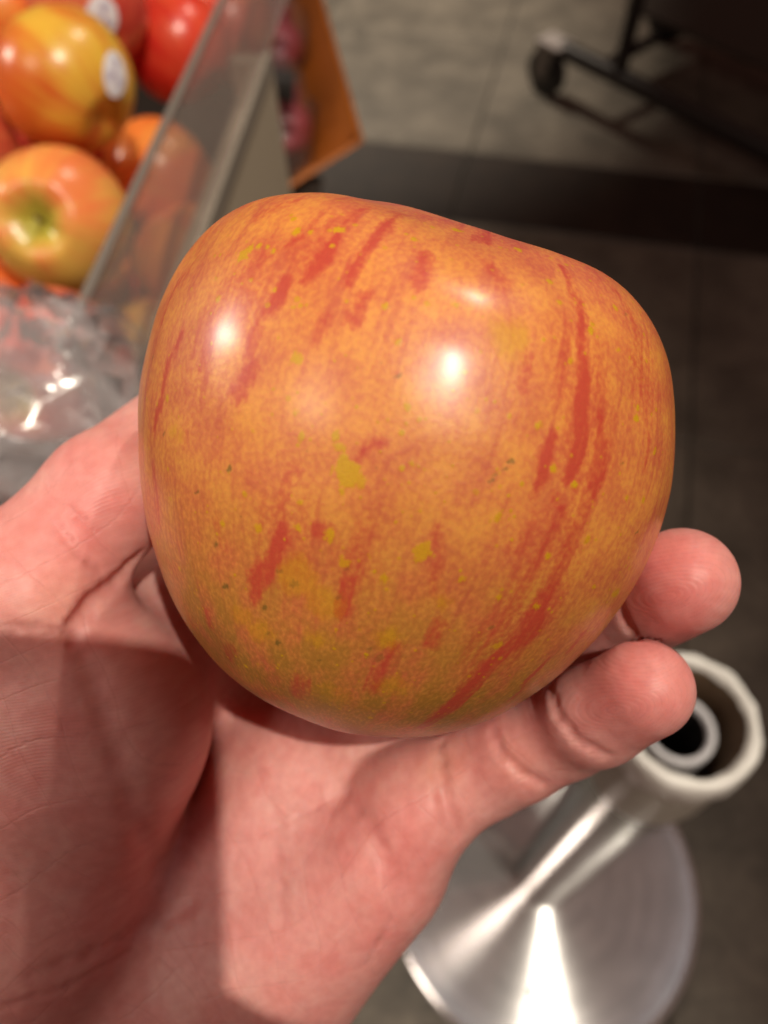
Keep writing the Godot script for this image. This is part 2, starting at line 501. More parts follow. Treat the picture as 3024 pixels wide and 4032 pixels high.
# ------------------------------------------------------------------ apples in the bin
var small_mesh: ArrayMesh
func apple_mesh_small() -> ArrayMesh:
	if small_mesh:
		return small_mesh
	var v := PackedVector3Array()
	var n := PackedVector3Array()
	var uv := PackedVector2Array()
	var idx := PackedInt32Array()
	var rows := 36
	var seg := 48
	var shape := func(t: float, f: float) -> Vector3:
		var d := rad_to_deg(t)
		var r := 0.0395
		if d < 34.0:
			r *= lerpf(0.62, 1.0, smoothstep(2.0, 34.0, d))
		elif d > 150.0:
			r *= lerpf(0.97, 0.80, smoothstep(150.0, 178.0, d))
		else:
			r *= 1.0 + 0.03 * sin((d - 34.0) / 116.0 * PI) - 0.03 * (d - 34.0) / 116.0
		r *= 1.0 + 0.018 * cos(5.0 * f) * smoothstep(150.0, 20.0, d) * 0.8 + 0.01 * cos(2.0 * f)
		return Vector3(r * sin(t) * cos(f), r * cos(t), r * sin(t) * sin(f))
	for i in rows + 1:
		for j in seg + 1:
			var t := clampf(PI * i / rows, 0.01, PI - 0.01)
			var f := TAU * j / seg
			v.append(shape.call(t, f))
			var a: Vector3 = shape.call(t + 0.01, f) - shape.call(t - 0.01, f)
			var b: Vector3 = shape.call(t, f + 0.02) - shape.call(t, f - 0.02)
			var nn := b.cross(a).normalized()
			n.append(nn if nn.dot(v[-1]) > 0.0 or i < 7 or i > 30 and nn.y < 0 else -nn)
			uv.append(Vector2(float(j) / seg, float(i) / rows))
	for i in rows:
		for j in seg:
			var a := i * (seg + 1) + j
			idx.append_array([a, a + 1, a + seg + 1, a + 1, a + seg + 2, a + seg + 1])
	small_mesh = make(v, n, idx, uv)
	return small_mesh

func skin_image(base: Color, blush: Color, amount: float, green: Color, sd: int) -> Image:
	# streaks run from the stem to the blossom end; blush covers one cheek
	var w := 192
	var h := 96
	var im := Image.create(w, h, false, Image.FORMAT_RGB8)
	var patch := noise(1.0, 3, sd)
	var streak := noise(1.0, 3, sd + 50)
	for y in h:
		for x in w:
			var f := TAU * x / w
			var c := Vector2(cos(f), sin(f))
			var p := patch.get_noise_3d(c.x * 1.1, c.y * 1.1, y * 0.02)
			var s := streak.get_noise_3d(c.x * 5.5, c.y * 5.5, y * 0.012)
			var k := smoothstep(0.0, 1.0, amount + 0.75 * p + 0.45 * s + 0.22 * c.x)
			var col := base.lerp(blush, k)
			var cup := smoothstep(0.17, 0.06, float(y) / h)
			im.set_pixel(x, y, col.lerp(green, cup * 0.85))
	return im

func build_heap() -> void:
	var cheeks := []
	# base, blush (real colours, linear), share of blush
	var looks := [
		[lin(0.72, 0.42, 0.05), lin(0.62, 0.12, 0.02), 0.42],    # 0 yellow with an orange cheek
		[lin(0.74, 0.44, 0.09), lin(0.78, 0.20, 0.06), 0.36],    # 1 pale yellow
		[lin(0.72, 0.10, 0.035), lin(0.62, 0.025, 0.018), 0.62], # 2 bright red
		[lin(0.66, 0.16, 0.07), lin(0.55, 0.05, 0.035), 0.5],    # 3 pinkish red
		[lin(0.78, 0.27, 0.05), lin(0.75, 0.14, 0.03), 0.55],    # 4 orange
	]
	for k in looks.size():
		var im := skin_image(looks[k][0].srgb_to_linear().linear_to_srgb(), looks[k][1], looks[k][2], lin(0.42, 0.42, 0.05), 21 + k * 3)
		var m := mat(Color.WHITE, 0.3)
		m.albedo_texture = ImageTexture.create_from_image(im)
		m.subsurf_scatter_enabled = true
		m.subsurf_scatter_strength = 0.06
		cheeks.append(m)
	var group := "apples heaped in the bin"
	# place, look, lean (axis x/z angles), turn, label
	var list := [
		[Vector3(-0.173, 0.982, -0.476), 0, Vector3(-0.62, 0.3, -0.62), "yellow apple with an orange cheek and a white sticker, above the stem-end apple", 205],
		[Vector3(-0.176, 0.946, -0.394), 1, Vector3(-0.04, 0.56, 0.74), "pale yellow apple showing its green stem hollow", 60],
		[Vector3(-0.181, 0.974, -0.592), 3, Vector3(-0.3, 0.2, -0.8), "pinkish red apple with a round white sticker, behind the yellow apple", 90],
		[Vector3(-0.135, 0.924, -0.633), 2, Vector3(-0.5, 0.5, -0.5), "bright red apple against the clear panel", 30],
		[Vector3(-0.154, 0.879, -0.538), 4, Vector3(0.2, -0.3, -0.6), "orange apple half seen through the panel, below the bright red apple", 30],
		[Vector3(-0.251, 0.960, -0.622), 4, Vector3(-0.5, 0.4, 0.3), "orange apple at the top left corner of the view", 10],
		[Vector3(-0.249, 0.953, -0.460), 3, Vector3(-0.5, 0.2, 0.4), "red apple cut by the left edge beside the yellow apple", 120],
		[Vector3(-0.221, 0.886, -0.376), 4, Vector3(-0.3, -0.5, 0.3), "orange-red apple half covered by the clear bag", 80],
		[Vector3(-0.130, 0.857, -0.468), 4, Vector3(0.3, -0.6, 0.2), "orange apple low behind the middle of the clear panel", 50],
		[Vector3(-0.150, 0.835, -0.395), 1, Vector3(-0.2, -0.8, -0.2), "yellowish apple lowest behind the near end of the clear panel", 10],
		[Vector3(-0.104, 0.907, -0.698), 3, Vector3(0.4, -0.4, -0.5), "dull red apple behind the far end of the clear panel", 40],
		[Vector3(-0.282, 0.881, -0.453), 2, Vector3(0, 0.6, 0.4), "red apple under the left edge of the heap", 20],
		[Vector3(-0.158, 0.946, -0.275), 3, Vector3(-0.2, 0.3, 0.6), "red apple inside the crumpled clear bag", 70],
		[Vector3(-0.156, 0.958, -0.731), 2, Vector3(0, 0.8, -0.4), "red apple farthest up the bin, just out of view", 20],
	]
	for k in list.size():
		var e: Array = list[k]
		var axis: Vector3 = Vector3(e[2].x, e[2].y, e[2].z).normalized()
		var b := Basis(Quaternion(Vector3.UP, axis)) * Basis(Vector3.UP, deg_to_rad(e[4]))
		var o := thing("apple", e[3], "apple", Transform3D(b, e[0]), group)
		part("skin", apple_mesh_small(), cheeks[e[1]], o)
		part("stem", tube([Vector3(0, 0.0225, 0), Vector3(0.001, 0.030, 0.001), Vector3(0.003, 0.038, 0.002)], 0.0012, 8), mat(lin(0.10, 0.06, 0.025), 0.8), o)
		if k == 0:
			sticker(o, b, e[0], Vector3(0.96, 0.31, 0.44), Vector2(0.013, 0.0085))
		if k == 2:
			sticker(o, b, e[0], Vector3(0.50, 0.22, 1.0), Vector2(0.0125, 0.0105))
	# the layer underneath, which holds the heap up
	var under := [Vector3(-0.222, 0.905, -0.555), Vector3(-0.212, 0.862, -0.466), Vector3(-0.305, 0.90, -0.54), Vector3(-0.20, 0.84, -0.61), Vector3(-0.245, 0.80, -0.40), Vector3(-0.30, 0.81, -0.50), Vector3(-0.16, 0.79, -0.55), Vector3(-0.21, 0.785, -0.49), Vector3(-0.235, 0.885, -0.70)]
	for k in under.size():
		var o := thing("apple", "apple of the hidden lower layer of the heap, mostly in shade", "apple", Transform3D(Basis.from_euler(Vector3(k * 1.3, k * 2.1, k * 0.7)), under[k]), "apples of the lower layer")
		part("skin", apple_mesh_small(), cheeks[[3, 4, 2, 3, 4][k % 5]], o)

func sticker(o: Node3D, b: Basis, _at: Vector3, dir: Vector3, size: Vector2) -> void:
	# a small oval label bent over the skin; dir is in the world
	var d := (b.inverse() * dir).normalized()
	var along := b.inverse() * Vector3(0.065, 0.546, -0.835)
	var x := (along - d * d.dot(along)).normalized()
	var y := d.cross(x)
	var v := PackedVector3Array()
	var n := PackedVector3Array()
	var col := PackedColorArray()
	var idx := PackedInt32Array()
	for i in 6:
		for j in 25:
			var f := TAU * j / 24.0
			var p := (d * 0.0405 + x * cos(f) * size.x * i / 5.0 + y * sin(f) * size.y * i / 5.0).normalized()
			v.append(p * 0.0412)
			n.append(p)
			col.append(Color(0.72, 0.70, 0.74) if i > 3 or absf(sin(f * 1.5)) > 0.5 else Color(0.40, 0.36, 0.48))
	for i in 5:
		for j in 24:
			var a := i * 25 + j
			idx.append_array([a, a + 1, a + 25, a + 1, a + 26, a + 25])
	var m := mat(Color.WHITE, 0.35)
	m.vertex_color_use_as_albedo = true
	part("sticker", make(v, n, idx, PackedVector2Array(), col), m, o)

# ------------------------------------------------------------------ the apple in the hand
# radius (mm) from stem to blossom end, every five degrees, along eight sides
const SIDES := [
		[35.61, 35.88, 36.41, 37.15, 38.06, 39.08, 40.17, 41.26, 42.33, 43.32, 44.17, 44.69, 44.81, 44.64, 44.36, 44.15, 44.00, 43.89, 43.76, 43.66, 43.62, 43.62, 43.64, 43.71, 43.89, 44.16, 44.52, 44.94, 45.39, 45.83, 46.21, 46.48, 46.60, 46.57, 46.41, 46.19, 46.04],
		[35.32, 35.61, 36.19, 37.02, 38.07, 39.27, 40.46, 41.99, 44.08, 45.72, 46.47, 46.59, 46.30, 45.77, 45.25, 44.91, 44.68, 44.48, 44.28, 44.10, 44.00, 43.95, 43.94, 43.99, 44.14, 44.40, 44.76, 45.21, 45.68, 46.13, 46.51, 46.77, 46.88, 46.85, 46.68, 46.47, 46.34],
		[35.25, 35.55, 36.13, 36.98, 38.06, 39.38, 40.75, 41.73, 42.46, 43.13, 43.98, 45.05, 46.01, 46.74, 46.94, 46.69, 46.27, 45.85, 45.47, 45.14, 44.88, 44.72, 44.66, 44.70, 44.84, 45.09, 45.48, 46.02, 46.51, 46.88, 47.18, 47.36, 47.40, 47.30, 47.06, 46.78, 46.59],
		[35.74, 36.07, 36.72, 37.67, 38.89, 40.37, 42.17, 43.50, 44.60, 46.11, 48.15, 49.70, 50.05, 49.70, 49.20, 48.54, 47.82, 47.20, 46.63, 46.12, 45.71, 45.44, 45.33, 45.35, 45.47, 45.67, 45.96, 46.31, 46.68, 47.03, 47.30, 47.45, 47.46, 47.33, 47.05, 46.73, 46.52],
		[36.00, 36.34, 37.00, 37.94, 39.14, 40.54, 42.11, 43.78, 45.54, 47.35, 49.16, 50.30, 50.53, 50.39, 49.98, 49.30, 48.51, 47.80, 47.15, 46.56, 46.09, 45.77, 45.63, 45.62, 45.71, 45.89, 46.15, 46.48, 46.85, 47.19, 47.44, 47.57, 47.55, 47.38, 47.07, 46.66, 46.40],
		[35.74, 36.07, 36.72, 37.67, 38.89, 40.32, 41.85, 43.33, 44.77, 46.34, 47.95, 49.17, 49.66, 49.54, 49.09, 48.50, 47.85, 47.22, 46.65, 46.16, 45.76, 45.50, 45.38, 45.37, 45.45, 45.62, 45.87, 46.20, 46.56, 46.90, 47.16, 47.31, 47.31, 47.16, 46.88, 46.55, 46.33],
		[35.25, 35.55, 36.13, 36.98, 38.05, 39.27, 40.50, 41.58, 42.49, 43.33, 44.18, 45.09, 46.02, 46.74, 46.94, 46.69, 46.27, 45.85, 45.47, 45.14, 44.88, 44.72, 44.66, 44.70, 44.83, 45.06, 45.37, 45.74, 46.13, 46.50, 46.80, 46.98, 47.02, 46.91, 46.68, 46.40, 46.21],
		[35.32, 35.61, 36.19, 37.02, 38.07, 39.30, 40.70, 42.29, 43.94, 45.32, 46.14, 46.37, 46.15, 45.70, 45.27, 44.94, 44.69, 44.47, 44.28, 44.12, 44.00, 43.95, 43.95, 44.03, 44.22, 44.51, 44.87, 45.29, 45.71, 46.10, 46.43, 46.65, 46.73, 46.66, 46.48, 46.25, 46.09],
]
# markings of the skin: [strength, width at start and end (mm), path over the skin]
func streaks() -> Array:
	return [
		[0.80, 0.60, 1.20, [0.5776, 0.2919, 0.5786, 0.3289, 0.5789, 0.3451]],
		[0.95, 1.73, 1.27, [0.5785, 0.3462, 0.5766, 0.3697, 0.5777, 0.3839, 0.5821, 0.4037]],
		[0.90, 0.81, 1.50, [0.5605, 0.2682, 0.5571, 0.3244, 0.5568, 0.3617, 0.5576, 0.3963]],
		[0.95, 1.85, 1.62, [0.5920, 0.4049, 0.5931, 0.4223, 0.5999, 0.4420]],
		[0.65, 1.75, 1.98, [0.6000, 0.4441, 0.6007, 0.4548, 0.5997, 0.4913]],
		[0.90, 1.34, 1.23, [0.5479, 0.4028, 0.5482, 0.4250]],
		[0.95, 1.58, 1.46, [0.6298, 0.4583, 0.6333, 0.4903]],
		[0.95, 0.78, 1.43, [0.6606, 0.4598, 0.6686, 0.4879, 0.6717, 0.5229, 0.6806, 0.5557]],
		[0.55, 0.82, 0.95, [0.6822, 0.3827, 0.6969, 0.4169, 0.6982, 0.4482]],
		[0.85, 1.98, 2.34, [0.5972, 0.4846, 0.6010, 0.5029]],
		[0.70, 1.92, 1.24, [0.5242, 0.3405, 0.5222, 0.3806]],
		[0.60, 0.59, 0.59, [0.5962, 0.3624, 0.6056, 0.3774]],
		[0.40, 1.31, 1.19, [0.6099, 0.3859, 0.6135, 0.3980]],
		[0.85, 1.64, 1.64, [0.4882, 0.1818, 0.4959, 0.2709]],
		[0.50, 1.40, 1.51, [0.4936, 0.3153, 0.4780, 0.3448, 0.4769, 0.3647]],
		[0.90, 0.70, 2.57, [0.4302, 0.2797, 0.4271, 0.3205, 0.4242, 0.3509, 0.4241, 0.3780, 0.4185, 0.4104, 0.4152, 0.4427, 0.4124, 0.4819, 0.4136, 0.4997]],
		[0.85, 2.14, 2.38, [0.4032, 0.4343, 0.3974, 0.4574, 0.3950, 0.4875, 0.3924, 0.5077]],
		[1.00, 2.06, 1.26, [0.4297, 0.4691, 0.4321, 0.4870, 0.4305, 0.5044, 0.4314, 0.5253]],
		[0.55, 1.01, 1.01, [0.4558, 0.4110, 0.4549, 0.4388]],
		[0.55, 0.76, 0.76, [0.3788, 0.3601, 0.3662, 0.3717]],
		[0.40, 0.90, 0.77, [0.3817, 0.2886, 0.3683, 0.3305]],
		[0.45, 0.99, 1.21, [0.4858, 0.4649, 0.4842, 0.4907]],
		[0.60, 1.39, 1.50, [0.5591, 0.5581, 0.5632, 0.5931]],
		[0.90, 1.78, 2.38, [0.5610, 0.6052, 0.5611, 0.6229, 0.5668, 0.6479, 0.5753, 0.6747, 0.5786, 0.6963]],
		[0.50, 1.37, 1.71, [0.5177, 0.5920, 0.5156, 0.6136, 0.5163, 0.6476]],
		[0.80, 2.01, 1.78, [0.5163, 0.6476, 0.5159, 0.6769]],
		[0.60, 1.37, 1.26, [0.5408, 0.6078, 0.5353, 0.6071]],
		[0.85, 1.00, 1.44, [0.5182, 0.5179, 0.5246, 0.5268, 0.5275, 0.5369]],
		[0.70, 0.81, 0.81, [0.6345, 0.7324, 0.6371, 0.7493]],
		[0.50, 1.39, 1.39, [0.4766, 0.7044, 0.4797, 0.7614]],
		[0.60, 1.73, 1.59, [0.5386, 0.7799, 0.5478, 0.8080]],
		[0.50, 1.09, 1.09, [0.6146, 0.7705, 0.6243, 0.7882]],
		[0.60, 1.58, 3.40, [0.4192, 0.5189, 0.3982, 0.5417, 0.3938, 0.5938, 0.3914, 0.6223, 0.3869, 0.6527]],
		[0.90, 2.78, 2.15, [0.3938, 0.5938, 0.3914, 0.6223, 0.3869, 0.6527, 0.4014, 0.7002, 0.4022, 0.7322, 0.3996, 0.7688, 0.3963, 0.8205]],
		[0.60, 0.68, 0.68, [0.3288, 0.6442, 0.3239, 0.6670]],
		[0.95, 0.68, 0.95, [0.3463, 0.6795, 0.3441, 0.7116, 0.3329, 0.7488]],
		[0.80, 1.09, 1.21, [0.4547, 0.6641, 0.4524, 0.6885]],
		[0.40, 1.28, 1.51, [0.4772, 0.5766, 0.4716, 0.6057, 0.4651, 0.6367]],
		[0.45, 3.57, 2.97, [0.4070, 0.4731, 0.3976, 0.5127, 0.3963, 0.5536]],
		[0.35, 2.90, 2.32, [0.4186, 0.5398, 0.4287, 0.5713]],
		[0.40, 2.61, 1.95, [0.4040, 0.6911, 0.4005, 0.7468]],
		[0.34, 6.46, 7.04, [0.4279, 0.3711, 0.4229, 0.3955, 0.4168, 0.4181, 0.4098, 0.4401, 0.4053, 0.4723, 0.3989, 0.5044]],
		[0.40, 7.32, 6.71, [0.4048, 0.5339, 0.4037, 0.5611, 0.4013, 0.5893, 0.3972, 0.6190, 0.4002, 0.6477, 0.4021, 0.6780, 0.4025, 0.7106]],
		[0.30, 6.60, 6.60, [0.6153, 0.3892, 0.6184, 0.4205, 0.6243, 0.4505, 0.6271, 0.4778, 0.6318, 0.5055]],
		[0.28, 5.20, 4.62, [0.5827, 0.3263, 0.5815, 0.3676, 0.5845, 0.4001]],
		[0.28, 5.39, 5.39, [0.5570, 0.5735, 0.5579, 0.6024, 0.5594, 0.6328, 0.5618, 0.6653]],
		[0.25, 4.71, 4.71, [0.5138, 0.5971, 0.5141, 0.6313, 0.5146, 0.6681]],
		[0.30, 3.82, 4.46, [0.3673, 0.3314, 0.3658, 0.3600, 0.3612, 0.3858, 0.3551, 0.4109]],
		[0.45, 0.95, 1.09, [0.6836, 0.5882, 0.6803, 0.6185, 0.6807, 0.6502]],
		[0.35, 0.86, 0.86, [0.6082, 0.6281, 0.6047, 0.6499]],
		[0.40, 1.35, 1.08, [0.7063, 0.3234, 0.6864, 0.3738, 0.6837, 0.4096]],
		[0.35, 1.00, 1.00, [0.6227, 0.3136, 0.6362, 0.3441]],
		[0.50, 0.59, 0.82, [0.5598, 0.2963, 0.5585, 0.3456]],
		[0.40, 0.64, 0.77, [0.3551, 0.4109, 0.3492, 0.4598]],
		[0.30, 1.13, 0.90, [0.5637, 0.4311, 0.5647, 0.4517]],
		[0.40, 0.75, 0.75, [0.6365, 0.5357, 0.6391, 0.5620]],
	]
# [across, down, radius (mm), strength]
func yellow_marks() -> Array:
	return [
		[0.5299, 0.5494, 1.90, 1.00], [0.5415, 0.5220, 0.61, 1.00], [0.5372, 0.5303, 0.56, 1.00], [0.5346, 0.5393, 0.67, 1.00], [0.5240, 0.5550, 0.89, 0.80],
		[0.5720, 0.4682, 0.74, 1.00], [0.5231, 0.4333, 0.44, 1.00], [0.5346, 0.4072, 0.39, 1.00], [0.6297, 0.3844, 0.92, 1.00], [0.6267, 0.3784, 0.55, 1.00],
		[0.6207, 0.3754, 0.36, 1.00], [0.6144, 0.3756, 0.30, 1.00], [0.6084, 0.3794, 0.36, 1.00], [0.6021, 0.3560, 0.54, 1.00], [0.5930, 0.3539, 0.48, 1.00],
		[0.5787, 0.3437, 0.59, 1.00], [0.6345, 0.4284, 0.37, 1.00], [0.6144, 0.4083, 0.30, 1.00], [0.5967, 0.4143, 0.35, 1.00], [0.5370, 0.3211, 0.36, 1.00],
		[0.5333, 0.2752, 0.31, 1.00], [0.5157, 0.2549, 0.71, 1.00], [0.4624, 0.2660, 0.70, 1.00], [0.4454, 0.3193, 0.42, 1.00], [0.4395, 0.3438, 0.36, 1.00],
		[0.4160, 0.3594, 0.54, 1.00], [0.4142, 0.3516, 0.36, 1.00], [0.4294, 0.3997, 0.41, 0.90], [0.4689, 0.4027, 2.58, 0.45], [0.4646, 0.4149, 1.12, 0.30],
		[0.5649, 0.5114, 0.40, 1.00], [0.5589, 0.5299, 0.51, 1.00], [0.5100, 0.4832, 0.39, 1.00], [0.4084, 0.5034, 0.53, 1.00], [0.3670, 0.4193, 0.62, 1.00],
		[0.3672, 0.4078, 0.38, 1.00], [0.3218, 0.5885, 0.94, 0.80], [0.4801, 0.5998, 1.25, 0.80], [0.5292, 0.6751, 2.73, 0.35], [0.5462, 0.6583, 2.96, 0.40],
		[0.4256, 0.4952, 0.46, 1.00], [0.4411, 0.4644, 0.45, 1.00], [0.5000, 0.5275, 0.44, 1.00], [0.5039, 0.5334, 0.33, 1.00], [0.5313, 0.5666, 0.34, 1.00],
		[0.5273, 0.5586, 0.34, 1.00], [0.5768, 0.6205, 0.53, 0.80], [0.5528, 0.5866, 0.34, 1.00], [0.5519, 0.6100, 0.46, 1.00], [0.5324, 0.6080, 0.80, 0.90],
		[0.5213, 0.6301, 0.75, 0.70], [0.4967, 0.6348, 0.58, 0.80], [0.4823, 0.6955, 1.56, 0.50], [0.5773, 0.7323, 1.89, 0.40], [0.5283, 0.7176, 1.34, 0.40],
		[0.4249, 0.6234, 0.48, 0.70], [0.3827, 0.5460, 0.55, 0.70], [0.4066, 0.5718, 0.48, 0.90], [0.4471, 0.5526, 0.68, 0.80], [0.5005, 0.3884, 0.39, 1.00],
		[0.5146, 0.3944, 0.34, 0.90], [0.4884, 0.3723, 0.57, 0.60], [0.6043, 0.6267, 0.36, 0.90], [0.5881, 0.5920, 0.35, 0.90], [0.6645, 0.5223, 0.51, 0.80],
		[0.6526, 0.5515, 0.76, 0.50], [0.6444, 0.5544, 0.50, 0.50], [0.3612, 0.4952, 0.38, 0.90], [0.3418, 0.4901, 0.39, 0.90], [0.3410, 0.4373, 0.45, 0.80],
		[0.3902, 0.3166, 0.44, 0.90], [0.4528, 0.6146, 0.52, 0.80], [0.3951, 0.6237, 0.49, 0.80], [0.4576, 0.6415, 0.82, 0.50], [0.4053, 0.6758, 0.62, 0.60],
		[0.4640, 0.7498, 1.89, 0.35], [0.5093, 0.7866, 2.58, 0.25], [0.5934, 0.7203, 1.65, 0.35]
	]
func scabs() -> Array:
	return [
		[0.6009, 0.5738, 0.53, 0.80], [0.6254, 0.6033, 0.56, 0.80], [0.6108, 0.6503, 0.43, 0.80], [0.6047, 0.6927, 0.63, 0.80], [0.5611, 0.7378, 0.63, 0.80],
		[0.5715, 0.7009, 0.43, 0.70], [0.4510, 0.5016, 0.45, 0.80], [0.4529, 0.5095, 0.39, 0.50], [0.4567, 0.5168, 0.34, 0.40], [0.4577, 0.5222, 0.39, 0.60],
		[0.3359, 0.5226, 0.59, 0.70], [0.5186, 0.4614, 0.39, 0.50], [0.5609, 0.6567, 0.48, 0.70], [0.5498, 0.6657, 1.31, 0.35], [0.4830, 0.7193, 1.59, 0.35],
		[0.4916, 0.7113, 0.49, 0.50], [0.6988, 0.4830, 0.34, 0.50], [0.5260, 0.7427, 0.44, 0.60], [0.5690, 0.7301, 0.38, 0.50], [0.4189, 0.6564, 0.30, 0.50],
		[0.6644, 0.5556, 0.32, 0.50], [0.3750, 0.4666, 0.31, 0.50], [0.5191, 0.6360, 0.29, 0.50], [0.5195, 0.6654, 0.59, 0.40], [0.3811, 0.3190, 0.32, 0.40]
	]

func side_radius(k: int, t: float) -> float:
	var x := t / PI * 36.0
	var i := clampi(int(x), 0, 35)
	var f := x - i
	var s: Array = SIDES[k]
	var p0: float = s[maxi(i - 1, 0)]
	var p1: float = s[i]
	var p2: float = s[i + 1]
	var p3: float = s[mini(i + 2, 36)]
	return (p1 + 0.5 * f * (p2 - p0 + f * (2.0 * p0 - 5.0 * p1 + 4.0 * p2 - p3 + f * (3.0 * (p1 - p2) + p3 - p0)))) * 0.001

var lumps := noise(1.0, 2, 77)
func held_shape(t: float, f: float) -> Vector3:
	var r := 0.0
	var sector := fposmod(f, TAU) / (TAU / 8.0)
	var first := int(sector) % 8
	var share := 0.5 - 0.5 * cos(PI * (sector - floorf(sector)))
	r = lerpf(side_radius(first, t), side_radius((first + 1) % 8, t), share)
	var d := Vector3(sin(t) * cos(f), cos(t), sin(t) * sin(f))
	r *= 1.0 + 0.004 * lumps.get_noise_3dv(d * 2.6)
	return d * r

func warp(g: float) -> float:
	# the azimuth, -PI to PI from the front, to the share of the texture: more of it for the front
	var lim := deg_to_rad(120)
	if absf(g) <= lim:
		return 0.5 + g / lim * 0.4
	return 0.5 + signf(g) * (0.4 + (absf(g) - lim) / (PI - lim) * 0.1)

func unwarp(u: float) -> float:
	var s := u - 0.5
	var lim := deg_to_rad(120)
	if absf(s) <= 0.4:
		return s / 0.4 * lim
	return signf(s) * (lim + (absf(s) - 0.4) / 0.1 * (PI - lim))

const TW := 2048
const TH := 1152

func stamp(field: PackedFloat32Array, pts: Array, w0: float, w1: float, strength: float, wob: FastNoiseLite, ragged: float, soft := 0.2, nf := 1.0) -> void:
	# raises the field to «strength» within a ragged-edged band of the given widths (mm)
	var lim := deg_to_rad(120)
	var n := pts.size() / 2
	for k in maxi(n - 1, 1):
		var j := mini(k + 1, n - 1)
		var a := Vector2(pts[2 * k] * TW, pts[2 * k + 1] * TH)
		var b := Vector2(pts[2 * j] * TW, pts[2 * j + 1] * TH)
		var mid_t := (a.y + b.y) * 0.5 / TH * PI
		var sx := 46.5 * maxf(sin(mid_t), 0.2) * lim / 0.4 / TW    # mm per texel across
		var sy := 46.5 * PI / TH                                     # and down
		var wa := lerpf(w0, w1, float(k) / maxi(n - 1, 1)) * (0.22 if n > 2 and k == 0 else 0.5)
		var wb := lerpf(w0, w1, float(k + 1) / maxi(n - 1, 1)) * (0.22 if n > 2 and k == n - 2 else 0.5)
		var reach := maxf(wa, wb) * 1.5 + 0.6 + soft
		var x0 := clampi(int(minf(a.x, b.x) - reach / sx), 0, TW - 1)
		var x1 := clampi(int(maxf(a.x, b.x) + reach / sx), 0, TW - 1)
		var y0 := clampi(int(minf(a.y, b.y) - reach / sy), 0, TH - 1)
		var y1 := clampi(int(maxf(a.y, b.y) + reach / sy), 0, TH - 1)
		var pa := Vector2(a.x * sx, a.y * sy)
		var pb := Vector2(b.x * sx, b.y * sy)
		var ab := pb - pa
		var len2 := maxf(ab.length_squared(), 1e-6)
		for y in range(y0, y1 + 1):
			for x in range(x0, x1 + 1):
				var p := Vector2(x * sx, y * sy)
				var h := clampf((p - pa).dot(ab) / len2, 0.0, 1.0)
				var d := (p - pa - ab * h).length() - lerpf(wa, wb, h)
				d += ragged * (wob.get_noise_2d(x * 0.9 * nf, y * 0.55 * nf) * 0.75 + wob.get_noise_2d(x * 3.4 * nf + 900.0, y * 2.6 * nf) * 0.45)
				if d < soft:
					var s := strength * smoothstep(soft, -soft, d)
					var at := y * TW + x
					if s > field[at]:
						field[at] = s

